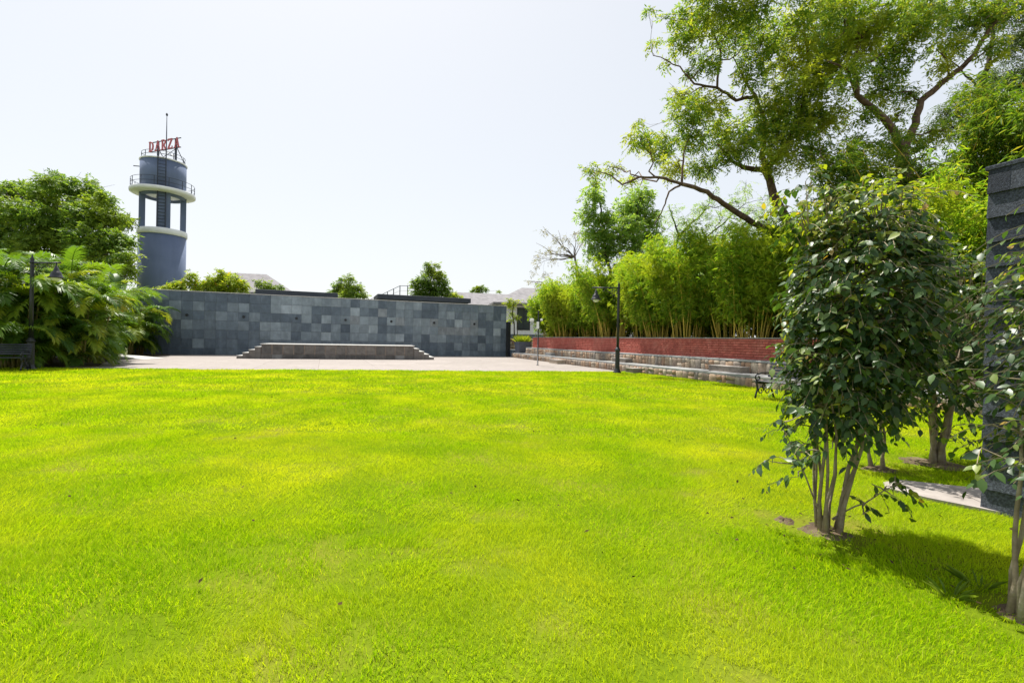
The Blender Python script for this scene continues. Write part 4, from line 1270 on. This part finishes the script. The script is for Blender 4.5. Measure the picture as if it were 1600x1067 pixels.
rg = np.random.default_rng(25)
dD = 25.0
bD = sight(1034, 527, dD)
limbsD = [([(bD.x, bD.y, 1.4)] + limb([(1034, 470), (1040, 420), (1060, 370), (1100, 330)], dD, 0, 0)[0], 0.17, 0.04),
          limb([(1040, 420), (1080, 390, .5), (1130, 350, 1), (1165, 318, 1)], dD, 0.08, 0.02), limb([(1060, 370), (1050, 340, -.5), (1045, 320, -.6)], dD, 0.05, 0.015)]
blD = [(1050, 330, 15), (1075, 345, 18), (1100, 322, 18), (1130, 340, 20), (1150, 315, 18), (1180, 330, 20), (1060, 368, 20), (1095, 368, 22), (1130, 372, 22), (1165, 360, 24), (1200, 345, 20), (1205, 310, 16), (1030, 385, 20), (1190, 385, 24), (1115, 300, 9), (1165, 290, 10)]
tree('feathery_tree', 'thin feathery tree with dark lower trunk standing among the bamboo', 'tree', (bD.x, bD.y, 1.4), limbsD, B(blD, dD, rg, 1.2, 1.15), M['pale_leaf'], M['bark_dark'], rg, 130, None, nl=11, rl=0.45, ll=0.14, lw=0.034, down=0.5)

# nearly bare tree beyond the bamboo's left end
rg = np.random.default_rng(26)
dN = 44.0
bN = sight(905, 480, dN)
limbsN = [([(bN.x, bN.y, 0)] + limb([(903, 430), (898, 400)], dN, 0, 0)[0], 0.13, 0.09)]
tips = [(848, 354), (862, 372), (840, 395), (833, 402), (855, 388), (872, 360), (885, 372), (898, 362), (865, 402), (850, 408), (880, 395), (905, 380), (915, 370), (838, 380), (875, 380), (860, 398)]
for px, py in tips:
    mx_, my_ = (898 + px) / 2 + rg.uniform(-6, 6), (402 + py) / 2 + rg.uniform(-2, 8)
    limbsN.append(limb([(898, 402), (mx_, my_, rg.uniform(-.8, .8)), (px, py, rg.uniform(-1.5, 1.5))], dN, 0.05, 0.015))
blN = [(848, 362, 8), (870, 372, 10), (842, 400, 10), (858, 392, 10), (885, 375, 10), (900, 366, 9), (865, 405, 9), (878, 388, 9), (910, 378, 9), (838, 412, 8), (850, 430, 9), (842, 445, 8), (835, 425, 6), (830, 440, 6)]
tree('sparse_tree', 'almost bare spreading tree behind the far end of the bamboo', 'tree', (bN.x, bN.y, 0), limbsN, B(blN, dN, rg, 1.2, 1.0), M['olive_leaf'], M['bark_grey'], rg, 90, None, nl=6, rl=0.3, ll=0.16, lw=0.06, twig_r=0.02)

# ------------------------------------------------------------------ trees on the left and behind the wall
rg = np.random.default_rng(31)
dF = 38.0
bF = sight(105, 500, dF)
limbsF = [([(bF.x, bF.y, 0)] + limb([(105, 440), (108, 400)], dF, 0, 0)[0], 0.42, 0.28), limb([(108, 400), (80, 360, -.5), (50, 320, -1)], dF, 0.2, 0.06), limb([(108, 400), (118, 350, .5), (115, 300, .6)], dF, 0.2, 0.06), limb([(108, 400), (150, 365, 0), (182, 335, 0)], dF, 0.18, 0.05)]
blF = [(38, 298, 22), (75, 282, 16), (68, 305, 26), (100, 292, 24), (135, 298, 24), (160, 312, 20), (28, 330, 28), (65, 340, 32), (100, 330, 32), (135, 335, 32), (170, 340, 26), (195, 345, 16), (20, 370, 32), (55, 380, 34), (95, 372, 34), (135, 375, 34), (172, 375, 28), (198, 375, 16), (195, 400, 18), (160, 405, 28), (120, 410, 30), (80, 415, 30), (40, 410, 30), (5, 300, 18), (0, 340, 26), (0, 400, 30), (-30, 330, 35), (-40, 390, 40), (180, 430, 22), (150, 440, 24), (145, 285, 10), (90, 272, 8), (12, 288, 8), (205, 420, 14)]
tree('broad_tree', 'broad green tree left of the water tower', 'tree', (bF.x, bF.y, 0), limbsF, B(blF, dF, rg, 2.2, 1.0), M['mid_leaf'], M['bark_dark'], rg, 150, None, nl=8, rl=0.42, ll=0.27, lw=0.105)

rg = np.random.default_rng(32)
SHR = [('yellow green shrub over the left end of the slate wall beside the tower', [(262, 448, 9), (278, 446, 11), (295, 440, 10), (298, 428, 7), (310, 446, 12), (285, 458, 12), (250, 455, 10)], 36.0, 'yellow_leaf'),
       ('round yellow green shrub in front of the grey steep roof', [(335, 440, 14), (352, 432, 12), (365, 442, 15), (350, 452, 15), (380, 448, 11), (345, 424, 6), (330, 455, 12), (325, 442, 8)], 37.0, 'yellow_leaf'),
       ('small green bush at the right foot of the grey steep roof', [(405, 441, 7), (414, 446, 9), (425, 450, 7), (437, 448, 6), (410, 455, 9), (430, 458, 8)], 40.0, 'mid_leaf'),
       ('small dark green tree peeking over the middle of the slate wall', [(540, 450, 15), (547, 434, 8), (528, 448, 9), (558, 450, 10), (520, 458, 8), (545, 462, 16), (534, 435, 4), (566, 460, 8)], 44.0, 'mid_leaf'),
       ('taller rounded green tree peeking over the slate wall right of its middle', [(672, 424, 11), (686, 430, 11), (662, 438, 12), (690, 445, 12), (672, 450, 16), (650, 446, 9), (645, 438, 4), (697, 455, 9), (655, 460, 12), (680, 465, 16), (668, 413, 6), (682, 414, 5)], 46.0, 'mid_leaf'),
       ('tiny far tree behind the white gable house roof', [(745, 450, 5), (752, 449, 5), (738, 454, 4), (760, 452, 4), (779, 455, 3), (748, 456, 6)], 75.0, 'mid_leaf'),
       ('small pale bush beside the white gable house', [(708, 460, 7), (716, 463, 5), (700, 464, 6), (722, 468, 5)], 48.0, 'yellow_leaf')]
for lab, bl, d, lf in SHR:
    cx = sum(b[0] for b in bl) / len(bl)
    b0 = sight(cx, 520, d)
    zmid = sight(cx, max(b[1] for b in bl), d).z
    ztop = sight(cx, min(b[1] for b in bl) + 6, d).z
    tree('garden_tree', lab, 'tree', (b0.x, d, 0), [([(b0.x, d, 0), (b0.x + .1, d, zmid * 0.6), (b0.x, d, zmid), (b0.x + .1, d, ztop)], 0.12, 0.03)], B(bl, d, rg, 0.6, 1.05), M[lf], M['bark_dark'], rg, 340, 'garden trees behind the slate wall', nl=7, rl=0.28, ll=0.22, lw=0.08)
# slim young tree by the white house
b0 = sight(800, 540, 43.5)
tree('garden_tree', 'slim young tree with bright crown right of the slate wall end', 'tree', (b0.x, 43.5, 0), [([(b0.x, 43.5, 0), (b0.x, 43.5, 3.6), (b0.x + .1, 43.5, 4.8)], 0.07, 0.03), ([(b0.x + .5, 43.6, 0), (b0.x + .45, 43.5, 3.2)], 0.05, 0.03)],
     B([(797, 468, 6), (800, 476, 7), (806, 470, 5), (793, 474, 5), (799, 490, 6), (806, 496, 6), (797, 500, 5)], 43.5, rg, 0.3), M['yellow_leaf'], M['bark_dark'], rg, 260, 'garden trees behind the slate wall', nl=6, rl=0.3, ll=0.2, lw=0.07)

# ------------------------------------------------------------------ glossy leaved shrubs (several thin stems each)
def leaf_verts():
    return [(0, 0, 0), (0.26, 0.26, 0.03), (0.26, 0, -0.01), (0.26, -0.26, 0.03), (0.58, 0.25, 0.0), (0.58, 0, -0.04), (0.58, -0.25, 0.0), (0.85, 0.09, -0.07), (0.85, -0.09, -0.07), (1.0, 0, -0.12)]


LF = [(0, 2, 1), (0, 3, 2), (1, 2, 5, 4), (2, 3, 6, 5), (4, 5, 7), (5, 6, 8), (5, 8, 7), (7, 8, 9)]
LV = np.array(leaf_verts())


def leaf_unit(mat):
    me = bpy.data.meshes.new('leaf')
    me.from_pydata([tuple(v) for v in LV], [], LF)
    me.materials.append(mat)
    for p in me.polygons: p.use_smooth = True
    return me


LEAF_D, LEAF_Y = leaf_unit(M['ficus']), leaf_unit(M['ficus_young'])


def shrub(label, loc, stems, lobes, ntwig, seed, leaf_len=0.085, singles=300, young_top=0.25, trunk_r=0.022, twig_len=0.26, extra=()):
    """stems: [(foot offset, top)], lobes: [(centre, (rx,ry,rz), share)] in local metres."""
    rg = np.random.default_rng(seed)
    t = thing('glossy_shrub', label, 'shrub', loc, 0, 'glossy leaved multi stemmed shrubs')
    tops = []
    for a, b, r in stems:
        p = wander(a, b, 8, 0.010, rg)
        rad = list(np.linspace(r, r * 0.4, 8)); rad[0] = r * 1.7
        p[0, 2] -= 0.01
        MB().tube(p, rad, 7).build('stem', M['stem'], t, True)
        tops += [q for q in p[3:]]
    tops = np.array(tops)
    tw = MB()
    P, X, Y, Z, Ln, yg = [], [], [], [], [], []
    jobs = []
    zmax = max(c[2] + r[2] for c, r, s in lobes)
    zmin = min(c[2] - r[2] for c, r, s in lobes)
    for c, r, share in lobes:
        n = int(ntwig * share)
        d = unit(rg.normal(size=(n, 3)))
        lump = 0.82 + 0.36 * vnoise(d[:, 0] * 2.5 + 7, d[:, 1] * 2.5 + d[:, 2] * 3.0, seed)
        q = np.array(c) + d * np.array(r) * (lump * rg.uniform(0.35, 1.0, n) ** 0.5)[:, None]
        for k in range(n): jobs.append((q[k], d[k]))
    n_core = len(jobs)
    for q, d in extra: jobs.append((np.array(q), np.array(d)))
    for jn, (q, d) in enumerate(jobs):
        out = d * np.array([1, 1, 0.4]) + rg.normal(size=3) * 0.35
        out /= np.linalg.norm(out)
        L = twig_len * rg.uniform(0.6, 1.35)
        nn = int(rg.integers(6, 11))
        tt = np.linspace(0, 1, nn)
        up = 0.35 if rg.random() < 0.5 else 0.1
        pts = q + out * (tt * L)[:, None] + np.array([0, 0, 1.0]) * ((tt * up - tt ** 2 * (up + 0.3)) * L)[:, None]
        i = int(np.argmin(np.linalg.norm(tops - q, axis=1) + np.maximum(0, tops[:, 2] - q[2])))
        if jn >= n_core or rg.random() < 0.4: tw.tube(wander(tops[i], q, 4, 0.05, rg), [0.006, 0.005, 0.004, 0.003], 4, False)
        tw.tube(pts[:: max(1, nn // 4)], 0.0022, 3, False)
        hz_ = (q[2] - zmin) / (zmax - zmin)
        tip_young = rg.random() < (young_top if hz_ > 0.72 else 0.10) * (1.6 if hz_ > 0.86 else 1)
        side = np.cross(out, [0, 0, 1]); side /= np.linalg.norm(side) + 1e-6
        for k in range(1, nn):
            sg = 1 if k % 2 else -1
            ax = out * 0.45 + side * sg * rg.uniform(.5, 1.0) + np.array([0, 0, -1]) * rg.uniform(0.25, 1.1) + rg.normal(size=3) * 0.2
            ax /= np.linalg.norm(ax)
            nr = np.array([0, 0, 1.0]) + out * 0.5 + rg.normal(size=3) * 0.35
            yv = np.cross(nr, ax); yv /= np.linalg.norm(yv)
            zv = np.cross(ax, yv)
            P.append(pts[k]); X.append(ax); Y.append(yv); Z.append(zv)
            yy = tip_young and (k > nn * 0.35)
            Ln.append(leaf_len * rg.uniform(0.55, 1.3) * (0.8 if yy else 1)); yg.append(yy)
    tag(tw.build('twigs', M['twig'], t), kind='stuff')
    P, X, Y, Z, Ln, yg = map(np.array, (P, X, Y, Z, Ln, yg))
    wpos = P + np.array(loc)
    v = wpos - np.array([0, 0, EYE])
    # the leaves that show largest: near the camera and on the outside of the crown
    ctr = np.mean(P, axis=0)
    score = np.linalg.norm(v, axis=1) - 0.0
    order = np.argsort(score)
    front = order[:singles]
    restm = np.ones(len(P), bool); restm[front] = False
    for i in front:
        Mx = Matrix(((X[i][0] * Ln[i], Y[i][0] * Ln[i], Z[i][0] * Ln[i], P[i][0]), (X[i][1] * Ln[i], Y[i][1] * Ln[i], Z[i][1] * Ln[i], P[i][1]), (X[i][2] * Ln[i], Y[i][2] * Ln[i], Z[i][2] * Ln[i], P[i][2]), (0, 0, 0, 1)))
        o = bpy.data.objects.new('leaf', LEAF_Y if yg[i] else LEAF_D)
        COL.objects.link(o)
        o.parent = t
        o.matrix_basis = Mx
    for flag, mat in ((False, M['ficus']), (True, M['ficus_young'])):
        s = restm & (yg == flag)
        if not s.any(): continue
        n = int(s.sum())
        V = P[s][:, None] + (X[s][:, None] * LV[None, :, 0:1] + Y[s][:, None] * LV[None, :, 1:2] + Z[s][:, None] * LV[None, :, 2:3]) * Ln[s][:, None, None]
        base = np.array([i for f_ in LF for i in f_]); sz = np.array([len(f_) for f_ in LF])
        loops = (np.arange(n)[:, None] * len(LV) + base).ravel()
        o = inst('foliage', np_mesh('foliage', V.reshape(-1, 3), loops, np.tile(sz, n), mat, True), t)
        tag(o, kind='stuff')
    return t


def fan(n, seed, r0, top, spread, rad):
    rr = random.Random(seed)
    out = []
    for k in range(n):
        a = 2 * math.pi * k / n + rr.random()
        out.append(((r0 * math.cos(a), r0 * math.sin(a), -0.02), (top[0] + spread * math.cos(a) * rr.uniform(.5, 1), top[1] + spread * math.sin(a) * rr.uniform(.5, 1), top[2] * rr.uniform(.75, 1.05)), rad * rr.uniform(.6, 1.15)))
    return out


EX = []
rr = random.Random(4)
for k in range(16): EX.append(((rr.uniform(-.42, -.12), rr.uniform(-.3, .2), rr.uniform(.35, .85)), (-1, rr.uniform(-.5, .5), -.2)))
for k in range(9): EX.append(((0.12 + 0.04 * k + rr.uniform(-.05, .05), -.05 + rr.uniform(-.08, .08), 0.22 + 0.02 * k + rr.uniform(-.06, .08)), (1, 0, -.1)))
shrub('large dark glossy shrub on several thin stems in the right foreground', (2.27, 3.36, 0.03), fan(11, 1, 0.06, (0.14, 0.05, 1.75), 0.27, 0.0155) + [((-.03, 0, .08), (-.38, -.05, .78), .007), ((.03, 0, .1), (.50, -.06, .40), .006)],
      [((0.20, 0.0, 1.72), (0.41, 0.44, 0.58), 0.62), ((0.04, 0.0, 1.25), (0.31, 0.36, 0.40), 0.25), ((0.24, 0.05, 2.22), (0.34, 0.35, 0.28), 0.13), ((0.36, 0.0, 1.12), (0.22, 0.3, 0.36), 0.11), ((0.06, 0.0, 0.92), (0.26, 0.28, 0.24), 0.07), ((-0.12, 0.1, 2.35), (0.18, 0.18, 0.26), 0.03)],
      1250, 71, 0.062, 300, 0.6, twig_len=0.17, extra=EX)
EX = [((rr.uniform(-.2, .05), rr.uniform(-.2, .2), rr.uniform(.75, 1.2)), (-1, rr.uniform(-.4, .4), .1)) for k in range(10)]
shrub('thin stemmed glossy shrub cut off by the right edge of the photo', (2.55, 2.33, 0.03), fan(7, 2, 0.05, (0.2, 0.05, 1.45), 0.16, 0.013),
      [((0.34, 0.05, 1.5), (0.26, 0.28, 0.44), 0.6), ((0.27, 0.0, 0.98), (0.2, 0.22, 0.34), 0.3), ((0.42, 0.0, 1.9), (0.26, 0.22, 0.25), 0.12)], 400, 72, 0.055, 300, 0.3, extra=EX)
EX = [((rr.uniform(-.3, .3), rr.uniform(-.2, .2), rr.uniform(.3, .7)), (rr.uniform(-1, 1), -.5, 0)) for k in range(12)]
shrub('dark glossy shrub on a thick trunk beyond the path slab', (4.87, 5.40, 0.03), fan(6, 3, 0.035, (0.05, 0.0, 1.5), 0.22, 0.032),
      [((0.05, 0, 1.65), (0.62, 0.6, 0.72), 0.75), ((0.1, 0, 1.05), (0.5, 0.5, 0.4), 0.25)], 800, 73, 0.07, 120, 0.3, extra=EX)
EX = [((rr.uniform(-.25, .2), rr.uniform(-.15, .15), rr.uniform(.3, .8)), (rr.uniform(-1, 1), -.5, 0)) for k in range(10)]
shrub('small pale stemmed glossy shrub half hidden behind the large shrub', (4.02, 5.15, 0.03), fan(3, 4, 0.06, (-0.1, 0.0, 1.2), 0.15, 0.024),
      [((0.0, 0, 1.25), (0.42, 0.4, 0.45), 1.0)], 200, 74, 0.08, 60, 0.2, extra=EX)

# ------------------------------------------------------------------ grass, fallen leaves
def in_poly(x, y, poly):
    c = np.zeros(len(x), bool)
    j = len(poly) - 1
    for i in range(len(poly)):
        (xi, yi), (xj, yj) = poly[i], poly[j]
        c ^= ((yi > y) != (yj > y)) & (x < (xj - xi) * (y - yi) / (yj - yi + 1e-12) + xi)
        j = i
    return c


def grass_band(y0, y1, dens, hmin, hmax, wid, seed, xr=1.22, bent=False):
    rg = np.random.default_rng(seed)
    area = (y1 ** 2 - y0 ** 2) * xr + 1.6 * (y1 - y0)
    n = int(area * dens)
    y = np.sqrt(rg.random(n) * (y1 ** 2 - y0 ** 2) + y0 ** 2)
    x = rg.uniform(-1, 1, n) * (y * xr + 0.8)
    # keep inside the lawn patch and off the path
    keep = (y < 21.3 - (5.4 - x) * (6.1 / 30.4)) & (x < 0.05 + (37.0 - y) * 0.3353 - 0.02) & ~in_poly(x, y, PATH)
    tuft = vnoise(x * 4.3, y * 4.3, 3) * 0.55 + vnoise(x * 1.5, y * 1.5, 4) * 0.45
    hole = vnoise(x * 5.5 + 3 * vnoise(x * 2, y * 2, 41), y * 5.5, 40) * vnoise(x * 1.1, y * 1.1, 42)
    keep &= rg.random(n) < np.where(hole > 0.5, 0.30, 0.5 + 0.9 * tuft)
    for fx, fy, fr_ in ((2.27, 3.36, .32), (2.05, 3.55, .2), (4.87, 5.40, .45), (4.02, 5.15, .25), (2.55, 2.33, .22)):
        keep &= ((x - fx) ** 2 + (y - fy) ** 2 > (fr_ * (0.6 + 0.8 * vnoise(x * 6, y * 6, 77))) ** 2) | (rg.random(n) < 0.22)
    x, y, tuft = x[keep], y[keep], tuft[keep]
    n = len(x)
    cl = vnoise(x * 3.1, y * 3.1, 17) * 0.5 + vnoise(x * 9.0, y * 9.0, 18) * 0.5
    h = (hmin + (hmax - hmin) * rg.random(n)) * (0.55 + 1.0 * cl)
    z = ground_z(x, y)
    a = rg.random(n) * 2 * np.pi
    lean = rg.normal(size=(n, 2)) * 0.6 + np.stack([vnoise(x * 2.2, y * 2.2, 31) - .5, vnoise(x * 2.2, y * 2.2, 32) - .5], 1) * 1.1
    w = wid * rg.uniform(.7, 1.3, n)
    S = np.stack([np.cos(a), np.sin(a)], 1) * (w / 2)[:, None]
    b = np.stack([x, y], 1)
    tp_ = b + lean * h[:, None]
    if bent:
        V = np.empty((n, 5, 3), dtype=np.float32)
        m_ = b + lean * (h * 0.35)[:, None]
        V[:, 0, :2] = b - S; V[:, 1, :2] = b + S; V[:, 2, :2] = m_ + S * .8; V[:, 3, :2] = m_ - S * .8; V[:, 4, :2] = tp_
        V[:, 0, 2] = V[:, 1, 2] = z - 0.006; V[:, 2, 2] = V[:, 3, 2] = z + h * 0.55; V[:, 4, 2] = z + h * 0.9
        return V
    V = np.empty((n, 3, 3), dtype=np.float32)
    V[:, 0, :2] = b - S; V[:, 1, :2] = b + S; V[:, 2, :2] = tp_
    V[:, 0, 2] = V[:, 1, 2] = z - 0.006; V[:, 2, 2] = z + h * 0.9
    return V


V1 = grass_band(1.2, 3.4, 13500, 0.020, 0.042, 0.0027, 1, bent=True)
V2 = np.concatenate([grass_band(3.4, 6.5, 8500, 0.021, 0.044, 0.0042, 2), grass_band(6.5, 11, 2800, 0.024, 0.05, 0.0085, 3), grass_band(11, 21.5, 800, 0.028, 0.06, 0.017, 4, 1.15)])
n1, n2 = len(V1), len(V2)
loops = np.concatenate([(np.arange(n1)[:, None] * 5 + np.array([0, 1, 2, 3, 3, 2, 4])).ravel(), (n1 * 5 + np.arange(n2)[:, None] * 3 + np.array([0, 1, 2])).ravel()])
g = inst('grass', np_mesh('grass', np.concatenate([V1.reshape(-1, 3), V2.reshape(-1, 3)]), loops, np.concatenate([np.tile([4, 3], n1), np.full(n2, 3)]), M['grass']))
tag(g, 'short bright yellow green grass covering the whole lawn', 'grass', kind='stuff')

for k, (fx, fy, fr_) in enumerate(((2.27, 3.38, .2), (2.08, 3.56, .09), (4.87, 5.42, .36), (4.02, 5.15, .2), (2.58, 2.36, .13))):
    a = np.linspace(0, 2 * np.pi, 25)[:-1]
    rim = fr_ * (0.7 + 0.6 * vnoise(np.cos(a) * 1.8 + k * 5, np.sin(a) * 1.8, 88))
    vs = [(0, 0, 0.05)] + [(rim[i] * .55 * math.cos(a[i]), rim[i] * .55 * math.sin(a[i]), 0.04 + 0.008 * math.sin(i * 2.4)) for i in range(24)] + [(rim[i] * math.cos(a[i]), rim[i] * math.sin(a[i]), 0.012) for i in range(24)]
    fs = [(0, 1 + i, 1 + (i + 1) % 24) for i in range(24)] + [(1 + i, 25 + i, 25 + (i + 1) % 24, 1 + (i + 1) % 24) for i in range(24)]
    tag(MB().add(vs, fs).build('planting_bed', M['bed'], None, True, (fx, fy, 0)), kind='structure')
n = 170
y = RNG.uniform(2.2, 12, n); x = RNG.uniform(-1, 1, n) * y
y[:60] = 3.4 + RNG.normal(size=60) * .5; x[:60] = 2.2 + RNG.normal(size=60) * .5
C = np.column_stack([x, y, ground_z(x, y) + 0.04])
A = RNG.normal(size=(n, 3)); A[:, 2] *= 0.3
fl = inst('fallen_leaves', diamond_leaves('fallen_leaves', C, A, RNG.normal(size=(n, 3)) * .4 + np.array([0, 0, 1.0]), RNG.uniform(.02, .045, n), RNG.uniform(.012, .025, n), M['dead_leaf']))
tag(fl, 'scattered small dry brown leaves lying on the lawn', 'leaves', kind='stuff')

# taller weeds left standing at the foot of the right-hand shrub
rgw = np.random.default_rng(5)
for k, (x, y, nb, lab) in enumerate([(2.36, 2.52, 16, 'tuft of taller weeds in the shade at the foot of the right edge shrub'), (2.62, 2.62, 12, 'small weed tuft in the shade between the right edge shrub and the pillar')]):
    t = thing('weed_tuft', lab, 'weed', (x, y, 0.02), 0, 'weed tufts in the shade')
    a = rgw.random(nb) * 6.28
    A = np.column_stack([np.cos(a), np.sin(a), rgw.uniform(.6, 1.8, nb)])
    P = np.column_stack([np.cos(a) * .02, np.sin(a) * .02, np.zeros(nb)])
    inst('blades', diamond_leaves('blades', P, A, np.column_stack([-np.sin(a) * .1, np.cos(a) * .1, np.ones(nb)]), rgw.uniform(.1, .2, nb), rgw.uniform(.007, .013, nb), M['mid_leaf'], 0.25), t)
